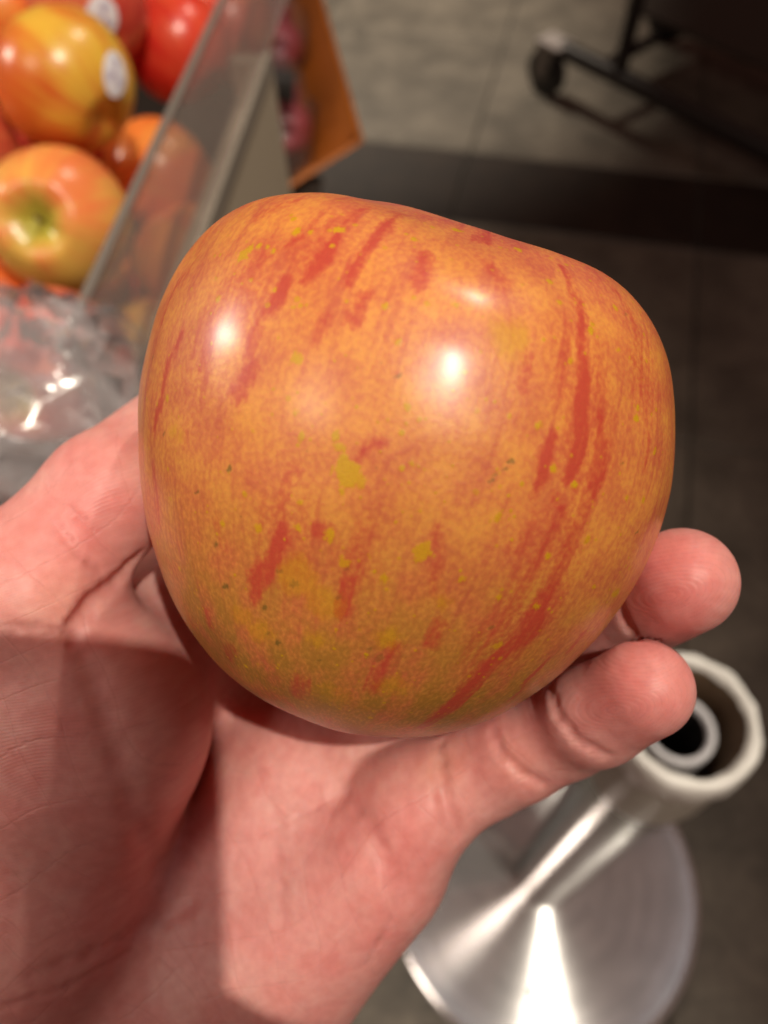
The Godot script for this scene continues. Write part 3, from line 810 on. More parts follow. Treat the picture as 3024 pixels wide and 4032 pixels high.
func apple_textures() -> Array:
	var red := PackedFloat32Array()
	red.resize(TW * TH)
	var yel := PackedFloat32Array()
	yel.resize(TW * TH)
	var drk := PackedFloat32Array()
	drk.resize(TW * TH)
	var wob := noise(0.03, 2, 5)
	for s in streaks():
		stamp(red, s[3], s[1] * 1.4, s[2] * 1.4, s[0], wob, 0.7, 0.85 if s[2] < 4.0 else 2.6)
	for s in yellow_marks():
		stamp(yel, [s[0], s[1]], s[2] * 1.95, s[2] * 1.95, s[3], wob, clampf(s[2] * 1.1, 0.15, 1.2), 0.26 if s[3] > 0.5 else 1.1, clampf(2.6 / maxf(s[2], 0.8), 1.0, 3.0))
	for s in scabs():
		stamp(drk, [s[0] - 0.001, s[1] - 0.001, s[0] + 0.001, s[1] + 0.0015], minf(s[2], 0.9), minf(s[2] * 0.7, 0.8), s[3] * 0.8, wob, clampf(s[2] * 0.9, 0.15, 0.9), 0.22, 2.5)
	var dots := RandomNumberGenerator.new()
	dots.seed = 5
	for k in 1300:
		var t := acos(dots.randf_range(-0.97, 0.95)) / PI
		var r := dots.randf_range(0.09, 0.26) * (1.8 if dots.randf() < 0.12 else 1.0)
		stamp(yel, [dots.randf(), t], r * 1.9, r * 1.9, dots.randf_range(0.5, 1.0), wob, 0.14, 0.12, 3.0)
	for k in 60:
		stamp(drk, [dots.randf(), dots.randf_range(0.2, 0.95)], 0.1, 0.1, dots.randf_range(0.25, 0.6), wob, 0.12)
	# fine fields, all made by the noise library itself
	var blotch := noise(0.011, 6, 31).get_image(TW, TH, false, false, false).get_data()
	var speck := noise(0.095, 3, 32).get_image(TW, TH, false, false, false).get_data()
	var grain := noise(0.30, 2, 33).get_image(TW, TH, false, false, false).get_data()
	var li := noise(0.05, 3, 34).get_image(TW, TH / 12, false, false, false)
	li.resize(TW, TH, Image.INTERPOLATE_CUBIC)
	var line := li.get_data()
	var out := PackedByteArray()
	out.resize(TW * TH * 3)
	var bump := PackedByteArray()
	bump.resize(TW * TH)
	var at := 0
	for y in TH:
		var v := float(y) / TH
		var low := smoothstep(0.52, 0.82, v)
		var tip := smoothstep(0.86, 0.97, v)
		var top := smoothstep(0.36, 0.2, v)
		for x in TW:
			var b := (blotch[at] - 127.5) / 127.5
			var s := (speck[at] - 127.5) / 127.5
			var g := (grain[at] - 127.5) / 127.5
			var l := (line[at] - 127.5) / 127.5
			var u := float(x) / TW
			# how much red wash lies over the yellow ground
			var side := absf(u - 0.53)
			var wash := 0.36 + 0.62 * b + 0.42 * s + 0.26 * g + 0.7 * maxf(l - 0.1, 0.0) + 1.6 * side * side + 0.12 * low + 0.25 * tip + 0.22 * top
			wash = clampf(wash, 0.0, 1.0)
			var r: float = red[at]
			# streaks are mottled, not solid
			r = clampf(r * (0.88 + 0.25 * b + 0.18 * s + 0.35 * l) + 2.2 * r * (1.0 - r) * (0.32 * s + 0.2 * g + 0.5 * l), 0.0, 0.84)
			var cr := lerpf(216.0, 188.0, wash)
			var cg := lerpf(144.0, 93.0, wash)
			var cb := lerpf(64.0, 60.0, wash)
			# greener and duller towards the blossom end
			var gr := low * clampf(0.62 - 0.8 * b + 0.5 * s, 0.0, 1.0) * 1.0
			cr = lerpf(cr, 152.0, gr)
			cg = lerpf(cg, 106.0, gr)
			cb = lerpf(cb, 36.0, gr)
			cg -= 9.0 * top
			cb += 12.0 * top
			cr = lerpf(cr, 180.0, r)
			cg = lerpf(cg, 60.0, r)
			cb = lerpf(cb, 44.0 + 14.0 * top, r)
			var q: float = clampf(yel[at] * (1.0 + 0.35 * g), 0.0, 1.0)
			cr = lerpf(cr, 192.0, q)
			cg = lerpf(cg, 146.0, q)
			cb = lerpf(cb, 12.0, q)
			var d: float = drk[at]
			cr = lerpf(cr, 96.0, d)
			cg = lerpf(cg, 76.0, d)
			cb = lerpf(cb, 26.0, d)
			var lum := 1.0 + 0.05 * g
			out[at * 3] = int(clampf(cr * lum, 0, 255))
			out[at * 3 + 1] = int(clampf(cg * lum, 0, 255))
			out[at * 3 + 2] = int(clampf(cb * lum, 0, 255))
			bump[at] = int(clampf(118.0 + 42.0 * s + 22.0 * g + 60.0 * yel[at] - 40.0 * d, 0, 255))
			at += 1
	return [ImageTexture.create_from_image(Image.create_from_data(TW, TH, false, Image.FORMAT_RGB8, out)), ImageTexture.create_from_image(Image.create_from_data(TW, TH, false, Image.FORMAT_L8, bump))]

func build_held_apple() -> void:
	var axes := Basis(Vector3(0.96152, -0.27472, -0.00000), Vector3(0.27466, 0.96132, -0.02035), Vector3(0.00559, 0.01956, 0.99979))
	var o := thing("apple", "large orange and red striped apple held in the hand", "apple", Transform3D(VIEW * axes, EYE + VIEW * Vector3(0.00416, 0.00874, -0.13700)))
	var rows := 150
	var seg := 240
	var v := PackedVector3Array()
	var n := PackedVector3Array()
	var uv := PackedVector2Array()
	var idx := PackedInt32Array()
	for i in rows + 1:
		var t := clampf(PI * i / rows, 0.004, PI - 0.004)
		for j in seg + 1:
			var u := float(j) / seg
			var f := unwarp(u) + PI / 2.0
			v.append(held_shape(t, f))
			var a := held_shape(t + 0.004, f) - held_shape(t - 0.004, f)
			var b := held_shape(t, f + 0.004) - held_shape(t, f - 0.004)
			n.append(b.cross(a).normalized())
			uv.append(Vector2(u, t / PI))
	if n[(rows / 2) * (seg + 1) + seg / 2].dot(v[(rows / 2) * (seg + 1) + seg / 2]) < 0.0:
		for k in n.size():
			n[k] = -n[k]
	for i in rows:
		for j in seg:
			var a := i * (seg + 1) + j
			idx.append_array([a, a + 1, a + seg + 1, a + 1, a + seg + 2, a + seg + 1])
	var tex := apple_textures()
	var m := mat(Color.WHITE, 0.5)
	m.albedo_texture = tex[0]
	m.heightmap_enabled = true
	m.heightmap_texture = tex[1]
	m.heightmap_scale = 0.010
	m.clearcoat_enabled = true
	m.clearcoat = 0.62
	m.clearcoat_roughness = 0.27
	m.subsurf_scatter_enabled = true
	m.subsurf_scatter_strength = 0.04
	part("skin", make(v, n, idx, uv), m, o)
	part("stem", tube([Vector3(0, 0.031, 0), Vector3(0.0005, 0.034, 0.0005), Vector3(0.002, 0.038, -0.001)], 0.0016, 10), mat(lin(0.09, 0.05, 0.02), 0.8), o)

# ------------------------------------------------------------------ hands
# a limb is a chain of tapered capsules; [from, to] in millimetres as seen along the holder's gaze, and their radii
const PALM := [
	[-82.8, -116.6, -168.0, 22.0, -73.6, -81.2, -158.0, 21.5],
	[-73.6, -81.2, -158.0, 21.5, -58.5, -41.5, -152.0, 20.5],
	[-58.5, -41.5, -152.0, 20.5, -65.3, -15.6, -141.0, 13.0],
	[-61.4, -37.4, -166.0, 14.0, -30.5, -17.4, -188.0, 10.0],
	[-68.5, -130.8, -190.0, 13.0, -26.2, -14.2, -190.0, 10.5],
	[-60.5, -139.9, -190.0, 13.0, -10.1, -32.1, -188.0, 10.5],
	[-50.8, -144.1, -188.0, 13.0, 3.2, -47.5, -174.0, 10.0],
	[-39.1, -104.3, -166.0, 18.3, -2.0, -72.5, -156.0, 11.4],
	[-38.9, -142.3, -180.0, 14.0, 7.0, -58.7, -154.0, 9.3],
	[-92.6, -191.8, -200.0, 22.0, -72.3, -138.5, -188.0, 19.0],
	[-75.8, -197.8, -200.0, 22.0, -49.2, -136.2, -182.0, 19.0],
	[-51.7, -113.2, -172.0, 15.0, -19.5, -57.0, -171.0, 13.0],
	[-63.4, -32.4, -166.0, 11.0, -39.4, -24.5, -182.0, 9.0],
	[-61.5, -27.4, -169.0, 9.0, -40.4, -6.8, -192.0, 10.0],
]
const DIGITS := [   # thumb, little, ring, middle and index finger, the fold under the thumb
	[[-65.3, -14.3, -141.0, 13.5], [-52.9, 3.2, -148.0, 11.9], [-42.6, 20.0, -171.0, 11.2]],
	[[7.0, -58.7, -154.0, 9.3], [20.3, -51.0, -153.0, 9.0], [26.2, -46.6, -149.0, 8.7], [34.1, -41.1, -144.5, 8.2], [37.4, -36.1, -136.5, 8.4], [43.2, -29.4, -128.0, 8.2]],
	[[3.2, -47.5, -174.0, 10.0], [33.0, -32.3, -171.0, 9.6], [44.4, -21.0, -149.0, 9.2], [50.8, -11.8, -131.0, 9.1]],
	[[-10.1, -32.1, -188.0, 10.5], [20.0, -8.7, -195.0, 9.8], [37.8, 7.5, -190.0, 9.2], [45.3, 16.4, -175.0, 8.8]],
	[[-26.2, -14.2, -190.0, 10.5], [-3.5, 13.6, -195.0, 10.0], [11.5, 29.3, -190.0, 9.2], [22.0, 37.9, -182.0, 8.8]],
	[[-59.4, -14.8, -137.5, 6.2], [-57.7, -15.9, -139.5, 5.6]],
]
# folds of the skin: [half width, depth (mm), path]
const CREASES := [
	[1.00, 0.80, [29.6, -31.1, -137.4, 29.4, -32.5, -133.6, 29.6, -34.4, -131.9, 31.0, -36.3, -129.9, 32.5, -38.4, -129.0, 34.8, -39.4, -128.2, 37.4, -40.8, -128.3]],
	[1.00, 0.70, [20.3, -41.1, -144.1, 20.9, -42.5, -142.3, 21.5, -44.1, -141.2, 23.3, -45.7, -140.0, 25.1, -47.5, -139.5, 27.1, -48.4, -139.4, 29.1, -49.5, -139.8]],
	[1.30, 0.80, [10.7, -45.4, -151.4, 10.7, -47.6, -147.5, 10.7, -50.2, -145.3, 11.3, -53.0, -143.9, 11.9, -56.0, -143.3, 12.8, -58.2, -143.5, 13.8, -60.8, -144.3]],
	[0.90, 0.70, [40.7, -16.3, -132.6, 41.1, -17.6, -132.6, 41.6, -19.0, -132.9, 42.5, -20.5, -133.0, 42.0, -21.2, -128.7]],
	[1.80, 0.45, [-6.9, -51.3, -159.6, -7.7, -53.4, -157.4, -8.6, -55.5, -155.4, -9.3, -56.9, -154.6, -9.9, -58.2, -153.8]],
	[1.80, 0.50, [-7.8, -56.4, -153.9, -5.3, -57.7, -149.4, -3.0, -59.2, -146.0, -0.8, -62.6, -143.7, 1.3, -66.5, -142.8, 2.2, -69.5, -142.8, 3.1, -72.7, -143.2]],
	[1.70, 0.25, [-23.1, -58.9, -157.0, -22.3, -64.0, -155.6, -21.5, -68.7, -153.4, -20.3, -73.1, -150.1, -19.3, -77.5, -147.3]],
	[0.70, 0.25, [-25.3, -65.1, -156.0, -21.5, -63.1, -155.6, -17.7, -61.1, -155.4, -13.9, -59.1, -155.0, -10.2, -57.2, -154.8]],
	[0.90, 0.30, [4.3, -68.4, -143.1, 3.1, -72.2, -143.0, 1.8, -76.4, -143.6, -0.4, -81.0, -145.0, -2.6, -85.9, -146.5]],
	[1.50, 0.40, [-61.9, -81.8, -135.5, -57.6, -81.3, -137.9, -53.7, -81.3, -141.7, -50.8, -81.5, -145.7, -48.0, -81.9, -150.6, -43.9, -81.0, -153.6, -39.0, -78.9, -154.4]],
	[0.90, 0.30, [-67.1, -86.9, -134.5, -61.9, -86.1, -136.4, -57.1, -86.1, -139.7, -53.2, -85.6, -143.9, -49.3, -85.7, -149.3]],
	[2.20, 0.60, [-51.4, -25.0, -132.4, -49.6, -29.7, -132.0, -47.9, -34.4, -131.7, -45.7, -42.1, -132.1, -44.3, -50.7, -134.8, -44.1, -59.5, -141.4, -45.5, -72.0, -154.6]],
	[1.30, 1.60, [-46.0, -8.6, -144.5, -47.3, -10.6, -142.5, -48.4, -12.6, -140.1, -49.6, -14.1, -137.4, -50.8, -15.6, -135.1]],
	[1.30, 1.80, [-50.8, -15.6, -135.1, -51.2, -16.6, -134.4, -51.6, -17.6, -133.8, -52.2, -18.6, -132.9, -52.8, -19.6, -132.2, -52.9, -20.8, -131.9, -53.1, -22.1, -131.7]],
	[0.90, 0.50, [-62.5, -18.8, -126.7, -60.2, -19.2, -127.5, -57.9, -19.6, -128.5, -55.5, -20.3, -129.9, -53.2, -21.1, -131.7]],
	[0.80, 0.40, [-56.4, -2.7, -132.2, -54.5, -5.1, -132.3, -52.7, -7.5, -132.9, -51.4, -9.0, -134.1, -50.2, -10.5, -135.7]],
	[0.70, 0.30, [-54.7, 0.5, -133.9, -52.8, -1.5, -134.0, -51.0, -3.6, -134.7]],
]
# where the blood shows or the skin is paler: [place, reach (mm), tint]
const FLUSH := [
	[47.9, -11.3, -122.4, 9.0, 1.00, 0.78, 0.80],
	[41.3, -27.1, -120.4, 9.0, 1.00, 0.80, 0.82],
	[-54.3, -3.5, -132.8, 12.0, 1.02, 0.86, 0.88],
	[-54.8, -14.8, -130.2, 6.0, 1.06, 1.10, 1.02],
	[11.5, -48.0, -146.7, 5.0, 1.05, 1.12, 1.00],
	[-2.8, -50.8, -155.3, 9.0, 1.04, 1.08, 1.04],
	[-6.1, -63.5, -145.8, 11.0, 1.00, 0.88, 0.88],
	[4.3, -58.7, -142.7, 8.0, 1.00, 0.86, 0.87],
	[-11.3, -84.9, -144.8, 12.0, 1.02, 1.02, 1.02],
	[23.6, -45.8, -139.9, 5.0, 1.00, 0.95, 0.90],
	[-25.9, -52.4, -160.0, 12.0, 1.06, 1.06, 1.05],
	[-16.5, -65.6, -152.8, 15.0, 1.08, 1.12, 1.15],
]
const WHORLS := [[36.9, -31.8, -123.2], [45.5, -13.7, -123.9], ]   # middle of each fingertip whorl


func smin(a: float, b: float, k: float) -> float:
	var h := maxf(k - absf(a - b), 0.0) / k
	return minf(a, b) - h * h * k * 0.25

func cap(p: Vector3, a: Vector3, ba: Vector3, il: float, ra: float, dr: float) -> float:
	var pa := p - a
	var h := clampf(pa.dot(ba) * il, 0.0, 1.0)
	return (pa - ba * h).length() - ra - dr * h

var bone_a := PackedVector3Array()
var bone_d := PackedVector3Array()
var bone_i := PackedFloat32Array()
var bone_r := PackedFloat32Array()
var bone_s := PackedFloat32Array()
var bone_chain := PackedInt32Array()   # 0 palm, 1.. fingers
var crease_a := PackedVector3Array()
var crease_d := PackedVector3Array()
var crease_i := PackedFloat32Array()
var crease_w := PackedFloat32Array()
var crease_h := PackedFloat32Array()
var near_bones := PackedInt32Array()
var near_creases := PackedInt32Array()
var flesh := noise(1.0, 3, 12)

func add_bone(a: Vector3, ra: float, b: Vector3, rb: float, chain: int) -> void:
	bone_a.append(a)
	bone_d.append(b - a)
	bone_i.append(1.0 / maxf((b - a).length_squared(), 1e-9))
	bone_r.append(ra)
	bone_s.append(rb - ra)
	bone_chain.append(chain)

func field(p: Vector3) -> float:
	var palm := 1.0
	var fingers := [1.0, 1.0, 1.0, 1.0, 1.0, 1.0, 1.0]
	var used := 0
	for k in near_bones:
		var d := cap(p, bone_a[k], bone_d[k], bone_i[k], bone_r[k], bone_s[k])
		var c := bone_chain[k]
		if c == 0:
			palm = smin(palm, d, 0.014)
		else:
			fingers[c] = smin(fingers[c], d, 0.003)
			used |= 1 << c
	var out := palm
	for c in range(1, 7):
		if used & (1 << c):
			out = minf(out, smin(palm, fingers[c], 0.007))
	for k in near_creases:
		var pa := p - crease_a[k]
		var h := clampf(pa.dot(crease_d[k]) * crease_i[k], 0.0, 1.0)
		var q := (pa - crease_d[k] * h).length_squared() / (crease_w[k] * crease_w[k])
		if q < 6.0:
			out += crease_h[k] * exp(-q)
	return out

func surface_nets(cell: float, lo: Vector3, hi: Vector3) -> Array:
	# one vertex in each cell that the surface crosses, one quad round each crossed edge
	var nx := int((hi.x - lo.x) / cell) + 2
	var ny := int((hi.y - lo.y) / cell) + 2
	var nz := int((hi.z - lo.z) / cell) + 2
	var val := PackedFloat32Array()
	val.resize(nx * ny * nz)
	val.fill(9.0)
	var B := 7
	var blocks := []
	var reach := cell * B * 0.87 + cell
	for bz in range(0, nz - 1, B):
		for by in range(0, ny - 1, B):
			for bx in range(0, nx - 1, B):
				var c := lo + Vector3(bx + B * 0.5, by + B * 0.5, bz + B * 0.5) * cell
				var best := 1.0
				var ds := PackedFloat32Array()
				for k in bone_a.size():
					var d := cap(c, bone_a[k], bone_d[k], bone_i[k], bone_r[k], bone_s[k])
					ds.append(d)
					best = minf(best, d)
				if best > reach + 0.006 or best < -reach - 0.012:
					continue
				near_bones.clear()
				for k in ds.size():
					if ds[k] < best + 2.0 * reach + 0.015:
						near_bones.append(k)
				near_creases.clear()
				for k in crease_a.size():
					var pa := c - crease_a[k]
					var h := clampf(pa.dot(crease_d[k]) * crease_i[k], 0.0, 1.0)
					if (pa - crease_d[k] * h).length() < reach + crease_w[k] * 2.5:
						near_creases.append(k)
				if absf(field(c)) > reach + 0.004:
					continue
				blocks.append([bx, by, bz, near_bones.duplicate(), near_creases.duplicate()])
				for z in range(bz, mini(bz + B + 1, nz)):
					for y in range(by, mini(by + B + 1, ny)):
						var row := (z * ny + y) * nx
						for x in range(bx, mini(bx + B + 1, nx)):
							if val[row + x] == 9.0:
								val[row + x] = field(lo + Vector3(x, y, z) * cell)
	var v := PackedVector3Array()
	var n := PackedVector3Array()
	var idx := PackedInt32Array()
	var where := {}
	var corner := [Vector3i(0, 0, 0), Vector3i(1, 0, 0), Vector3i(0, 1, 0), Vector3i(1, 1, 0), Vector3i(0, 0, 1), Vector3i(1, 0, 1), Vector3i(0, 1, 1), Vector3i(1, 1, 1)]
	var edges := [[0, 1], [2, 3], [4, 5], [6, 7], [0, 2], [1, 3], [4, 6], [5, 7], [0, 4], [1, 5], [2, 6], [3, 7]]
	var offs := PackedInt32Array()
	for c in corner:
		offs.append((c.z * ny + c.y) * nx + c.x)
	for bl in blocks:
		near_bones = bl[3]
		near_creases = bl[4]
		for z in range(bl[2], mini(bl[2] + B, nz - 1)):
			for y in range(bl[1], mini(bl[1] + B, ny - 1)):
				for x in range(bl[0], mini(bl[0] + B, nx - 1)):
					var at := (z * ny + y) * nx + x
					var mask := 0
					for k in 8:
						if val[at + offs[k]] < 0.0:
							mask |= 1 << k
					if mask == 0 or mask == 255:
						continue
					var sum := Vector3.ZERO
					var cnt := 0
					for e in edges:
						var s0: float = val[at + offs[e[0]]]
						var s1: float = val[at + offs[e[1]]]
						if (s0 < 0.0) != (s1 < 0.0):
							sum += Vector3(corner[e[0]]).lerp(Vector3(corner[e[1]]), s0 / (s0 - s1))
							cnt += 1
					var p := lo + (Vector3(x, y, z) + sum / cnt) * cell
					var h := 0.0004
					var f1 := field(p + Vector3(h, -h, -h))
					var f2 := field(p + Vector3(-h, -h, h))
					var f3 := field(p + Vector3(-h, h, -h))
					var f4 := field(p + Vector3(h, h, h))
					var g := Vector3(f1 - f2 - f3 + f4, -f1 - f2 + f3 + f4, -f1 + f2 - f3 + f4).normalized()
					where[at] = v.size()
					v.append(p - g * (f1 + f2 + f3 + f4) * 0.25)
					n.append(g)
	var sy := nx
	var sz := nx * ny
	for at in where:
		var i: int = where[at]
		for axis in 3:
			var step: int = [1, sy, sz][axis]
			var p1: int = [sy, sz, 1][axis]
			var p2: int = [sz, 1, sy][axis]
			if (val[at] < 0.0) != (val[at + step] < 0.0):
				if where.has(at - p1) and where.has(at - p2) and where.has(at - p1 - p2):
					var a: int = where[at - p1]
					var b: int = where[at - p2]
					var c: int = where[at - p1 - p2]
					idx.append_array([i, a, c, i, c, b])
	return [v, n, idx]

func clear_bones() -> void:
	for arr in [bone_a, bone_d, bone_i, bone_r, bone_s, bone_chain, crease_a, crease_d, crease_i, crease_w, crease_h]:
		arr.clear()

func build_hand() -> void:
	var base := Vector3(-0.07997, -0.14107, -0.19000)
	var o := thing("hand", "left hand, palm up, with bare skin, thumb and fingers closed round the large apple", "hand", Transform3D(VIEW, EYE + VIEW * base))
	clear_bones()
	for b in PALM:
		add_bone(Vector3(b[0], b[1], b[2]) * 0.001, b[3] * 0.001, Vector3(b[4], b[5], b[6]) * 0.001, b[7] * 0.001, 0)
	for c in DIGITS.size():
		var ch: Array = DIGITS[c]
		for k in ch.size() - 1:
			add_bone(Vector3(ch[k][0], ch[k][1], ch[k][2]) * 0.001, ch[k][3] * 0.001, Vector3(ch[k + 1][0], ch[k + 1][1], ch[k + 1][2]) * 0.001, ch[k + 1][3] * 0.001, c + 1)
	for c in CREASES:
		var pts: Array = c[2]
		for k in pts.size() / 3 - 1:
			var a := Vector3(pts[3 * k], pts[3 * k + 1], pts[3 * k + 2]) * 0.001
			var b := Vector3(pts[3 * k + 3], pts[3 * k + 4], pts[3 * k + 5]) * 0.001
			crease_a.append(a)
			crease_d.append(b - a)
			crease_i.append(1.0 / maxf((b - a).length_squared(), 1e-9))
			crease_w.append(c[0] * 0.001)
			crease_h.append(c[1] * 0.001)
	var got := surface_nets(0.0009, Vector3(-0.12, -0.26, -0.235), Vector3(0.075, 0.065, -0.105))
	var v: PackedVector3Array = got[0]
	var n: PackedVector3Array = got[1]
	# lie the skin texture flat along the palm
	var nz := Vector3(-0.16, -0.10, 0.98).normalized()
	var nx := Vector3(0.62, 0.78, 0.0)
	nx = (nx - nz * nx.dot(nz)).normalized()
	var ny := nz.cross(nx)
	var uv := PackedVector2Array()
	var col := PackedColorArray()
	for k in v.size():
		var p := v[k]
		uv.append(Vector2(p.dot(nx) / 0.24 + 0.5, 0.5 - p.dot(ny) / 0.24))
		var t := Vector3(1, 1, 1)
		var m1 := flesh.get_noise_3dv(p * 45.0)
		var m2 := flesh.get_noise_3dv(p * 130.0 + Vector3(40, 0, 0))
		t *= Vector3(1.0 + 0.06 * m1, 1.0 + 0.22 * m1 + 0.14 * m2, 1.0 + 0.20 * m1 + 0.14 * m2)
		for s in FLUSH:
			var w := exp(-(p - Vector3(s[0], s[1], s[2]) * 0.001).length_squared() / (s[3] * s[3] * 1e-6))
			t *= Vector3.ONE.lerp(Vector3(s[4], s[5], s[6]), w)
		col.append(Color(0.69 * t.x, 0.325 * t.y, 0.295 * t.z))
		v[k] = p - base
	var whorls := []
	for w in WHORLS:
		var p := Vector3(w[0], w[1], w[2]) * 0.001
		whorls.append(Vector2((p.dot(nx) / 0.24 + 0.5) * 240.0, (0.5 - p.dot(ny) / 0.24) * 240.0))
	var tex := hand_textures(whorls)
	var m := mat(Color.WHITE, 0.46)
	m.vertex_color_use_as_albedo = true
	m.albedo_texture = tex[0]
	m.heightmap_enabled = true
	m.heightmap_texture = tex[1]
	m.heightmap_scale = 0.032
	m.metallic_specular = 0.45
	m.subsurf_scatter_enabled = true
	m.subsurf_scatter_strength = 0.30
	part("skin", make(v, n, got[2], uv, col), m, o)
	var cloth := mat(lin(0.03, 0.032, 0.04), 0.9)
	var w0 := Vector3(-0.08875, -0.19908, -0.20500) - base
	var w1 := Vector3(-0.11195, -0.35235, -0.24463) - base
	part("sleeve", tube([w0, w0.lerp(w1, 0.3), w0.lerp(w1, 0.7), w1], 0.047, 40), cloth, o)

func hand_textures(whorls: Array) -> Array:
	var S := 1536
	var fine := noise(0.05, 4, 61).get_image(S, S, false, false, false).get_data()
	var cellular := FastNoiseLite.new()
	cellular.noise_type = FastNoiseLite.TYPE_CELLULAR
	cellular.cellular_return_type = FastNoiseLite.RETURN_DISTANCE2_SUB
	cellular.frequency = 0.035
	cellular.fractal_octaves = 2
	cellular.seed = 8
	var net := cellular.get_image(S, S, false, false, false).get_data()
	var bend := noise(0.0035, 2, 63).get_image(S, S, false, false, false).get_data()
	var bend2 := noise(0.002, 2, 64).get_image(S, S, false, false, false).get_data()
	var out := PackedByteArray()
	out.resize(S * S * 3)
	var bump := PackedByteArray()
	bump.resize(S * S)
	var at := 0
	var mm := 240.0 / S
	for y in S:
		for x in S:
			var f := (fine[at] - 127.5) / 127.5
			var c := net[at] / 255.0
			# ridges: a running phase bent by slow noise
			var ph := (x * mm * 0.55 - y * mm * 0.83) / 0.52 * TAU + (bend[at] - 127.5) * 0.30 + (bend2[at] - 127.5) * 0.55
			var here := Vector2(x * mm, y * mm)
			var amp := 0.36
			var near_tip := 0.0
			for w in whorls:
				var q: Vector2 = here - w
				if absf(q.x) < 16.0 and absf(q.y) < 16.0:
					q = Vector2(q.x * 0.80 + q.y * 0.42, q.y * 0.80 - q.x * 0.42)
					var dist := Vector2(q.x * 0.5, q.y).length()
					near_tip = maxf(near_tip, smoothstep(15.0, 9.0, q.length()))
					if dist < 11.0:
						ph = (dist + 0.5 * (bend[at] - 127.5) / 127.5) / 0.50 * TAU
						amp = 0.32
			var ridge := sin(ph) * amp
			# fine folds crossing each other
			var h1 := absf(sin((x * mm * 0.93 + y * mm * 0.36) / 7.5 * PI + (bend[at] - 127.5) * 0.020 + f * 0.10))
			var h2 := absf(sin((x * mm * 0.30 - y * mm * 0.95) / 9.0 * PI + (bend2[at] - 127.5) * 0.035 + f * 0.12))
			var hatch := smoothstep(0.10, 0.0, h1) * 0.8 + smoothstep(0.09, 0.0, h2)
			hatch *= 1.0 - near_tip
			var g := 247.0 + 9.0 * f - 9.0 * (1.0 if ridge < -0.30 else 0.0) - 5.0 * hatch
			out[at * 3] = int(clampf(g + 2.0, 0, 255))
			out[at * 3 + 1] = int(clampf(g - 7.0 + 8.0 * f, 0, 255))
			out[at * 3 + 2] = int(clampf(g - 7.0 + 8.0 * f, 0, 255))
			bump[at] = int(clampf(138.0 + 30.0 * ridge + 22.0 * f + 34.0 * (minf(c * 2.2, 1.0) - 0.6) - 46.0 * hatch, 0, 255))
			at += 1
	return [ImageTexture.create_from_image(Image.create_from_data(S, S, false, Image.FORMAT_RGB8, out)), ImageTexture.create_from_image(Image.create_from_data(S, S, false, Image.FORMAT_L8, bump))]

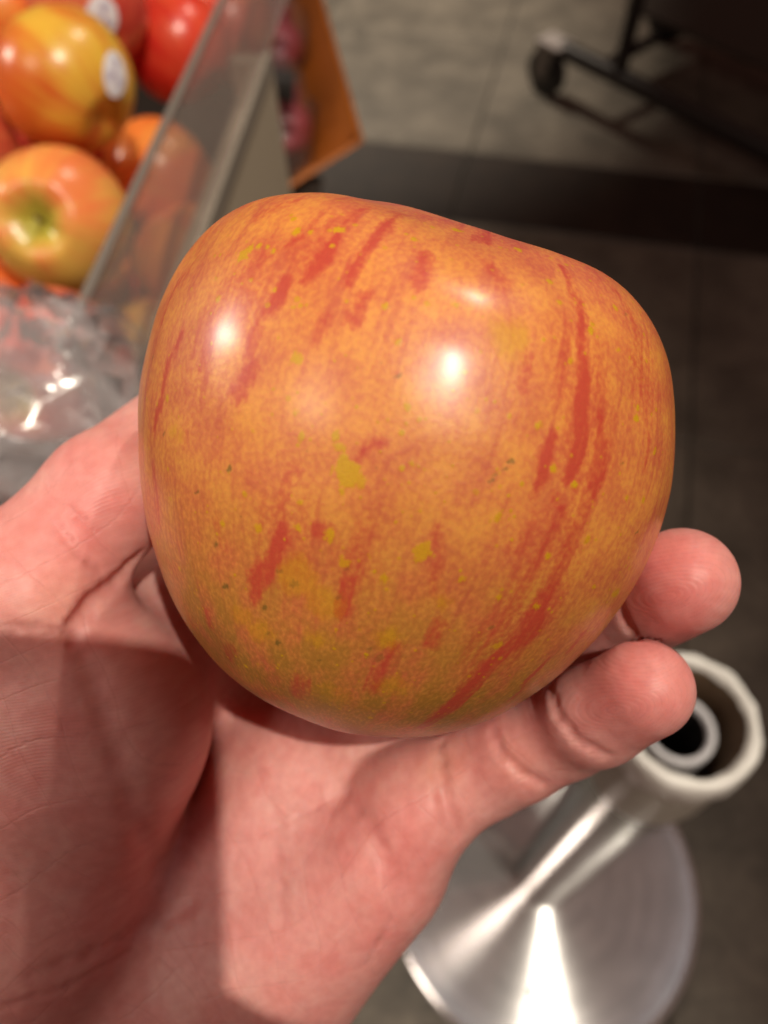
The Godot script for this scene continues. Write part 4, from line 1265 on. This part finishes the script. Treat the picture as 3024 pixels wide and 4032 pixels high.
# ------------------------------------------------------------------ the telephone that takes the picture, and the hand that holds it
func build_phone() -> void:
	var o := thing("phone", "slim dark telephone held over the apple to photograph it", "phone", Transform3D(VIEW, EYE + VIEW * Vector3(-0.0275, -0.0505, 0.0055)))
	var w := 0.071
	var h := 0.1467
	var v := []
	for k in 32:
		var f := TAU * k / 32.0
		var r := 0.010
		v.append(Vector2(signf(cos(f)) * (w / 2 - r) + cos(f) * r, signf(sin(f)) * (h / 2 - r) + sin(f) * r))
	var poly := CSGPolygon3D.new()
	poly.name = "phone_body"
	poly.polygon = PackedVector2Array(v)
	poly.depth = 0.0078
	poly.material = mat(lin(0.02, 0.02, 0.022), 0.3)
	poly.position = Vector3(0, 0, 0.0039)
	o.add_child(poly)
	var rim := part("camera_ring", lathe([Vector2(0.0062, -0.0001), Vector2(0.0068, 0.0), Vector2(0.0070, 0.0006), Vector2(0.0060, 0.0009)], 32), mat(lin(0.05, 0.05, 0.05), 0.3, 0.8), o)
	rim.transform = Transform3D(Basis(Vector3.RIGHT, -PI / 2), Vector3(0.0275, 0.0505, -0.0040))
	var hd := thing("hand", "right hand gripping the telephone", "hand", Transform3D(VIEW, EYE + VIEW * Vector3(0.03, -0.15, 0.02)))
	clear_bones()
	var base := Vector3(0.03, -0.15, 0.02)
	var pal := [[30, -78, 12, 12, 46, -140, 34, 16], [26, -96, 14, 11, 42, -150, 36, 16], [22, -116, 16, 11, 40, -160, 36, 16], [46, -140, 36, 18, 66, -215, 60, 23], [20, -132, 20, 11, 42, -170, 38, 17]]
	for b in pal:
		add_bone(Vector3(b[0], b[1], b[2]) * 0.001, b[3] * 0.001, Vector3(b[4], b[5], b[6]) * 0.001, b[7] * 0.001, 0)
	var ch := [[[30, -78, 12, 11], [21, -58, -2, 9.5], [2, -52, -10, 8.5], [-18, -50, -10, 8]], [[26, -96, 14, 11], [20, -84, -4, 9.5], [0, -80, -11, 8.6], [-24, -76, -11, 8]], [[22, -116, 16, 10], [18, -104, -4, 9.2], [0, -102, -10, 8.2], [-20, -98, -10, 7.8]], [[20, -132, 20, 10], [16, -122, -3, 8.4], [0, -121, -9, 7.6], [-14, -118, -9, 7]], [[44, -130, 36, 14], [30, -98, 30, 11.5], [8, -76, 22, 10.5], [-12, -62, 19, 9.5]]]
	for c in ch.size():
		for k in 3:
			add_bone(Vector3(ch[c][k][0], ch[c][k][1], ch[c][k][2]) * 0.001, ch[c][k][3] * 0.001, Vector3(ch[c][k + 1][0], ch[c][k + 1][1], ch[c][k + 1][2]) * 0.001, ch[c][k + 1][3] * 0.001, c + 1)
	var got := surface_nets(0.0022, Vector3(-0.05, -0.26, -0.03), Vector3(0.10, -0.03, 0.10))
	var vv: PackedVector3Array = got[0]
	for k in vv.size():
		vv[k] -= base
	var m := mat(lin(0.62, 0.34, 0.27), 0.5)
	part("skin", make(vv, got[1], got[2]), m, hd)
	part("sleeve", tube([Vector3(0.064, -0.205, 0.058) - base, Vector3(0.082, -0.28, 0.082) - base, Vector3(0.105, -0.37, 0.11) - base], 0.038, 32), mat(lin(0.03, 0.032, 0.04), 0.9), hd)

# ------------------------------------------------------------------ the clear bag at the near end of the bin
func build_bag() -> void:
	var o := thing("plastic_bag", "crumpled clear plastic bag over the near end of the apple bin", "plastic bag", Transform3D(VIEW, EYE + VIEW * Vector3(-0.137, 0.042, -0.292)))
	var clear := film_material()
	var milky := StandardMaterial3D.new()
	milky.albedo_color = Color(0.95, 0.92, 0.93, 0.10)
	milky.transparency = BaseMaterial3D.TRANSPARENCY_ALPHA
	milky.roughness = 0.3
	milky.metallic_specular = 0.7
	part("film", folded(Vector3(0.050, 0.041, 0.034), 92, 28, 17, 0.17, true), clear, o)
	var inside := part("film_fold", folded(Vector3(0.044, 0.036, 0.028), 97, 13, 8, 0.30), milky, o)
	inside.position = Vector3(0.004, -0.002, 0.003)
	var deep := part("film_fold", folded(Vector3(0.042, 0.034, 0.027), 103, 22, 14, 0.24, true), clear, o)
	deep.position = Vector3(-0.004, -0.003, -0.002)
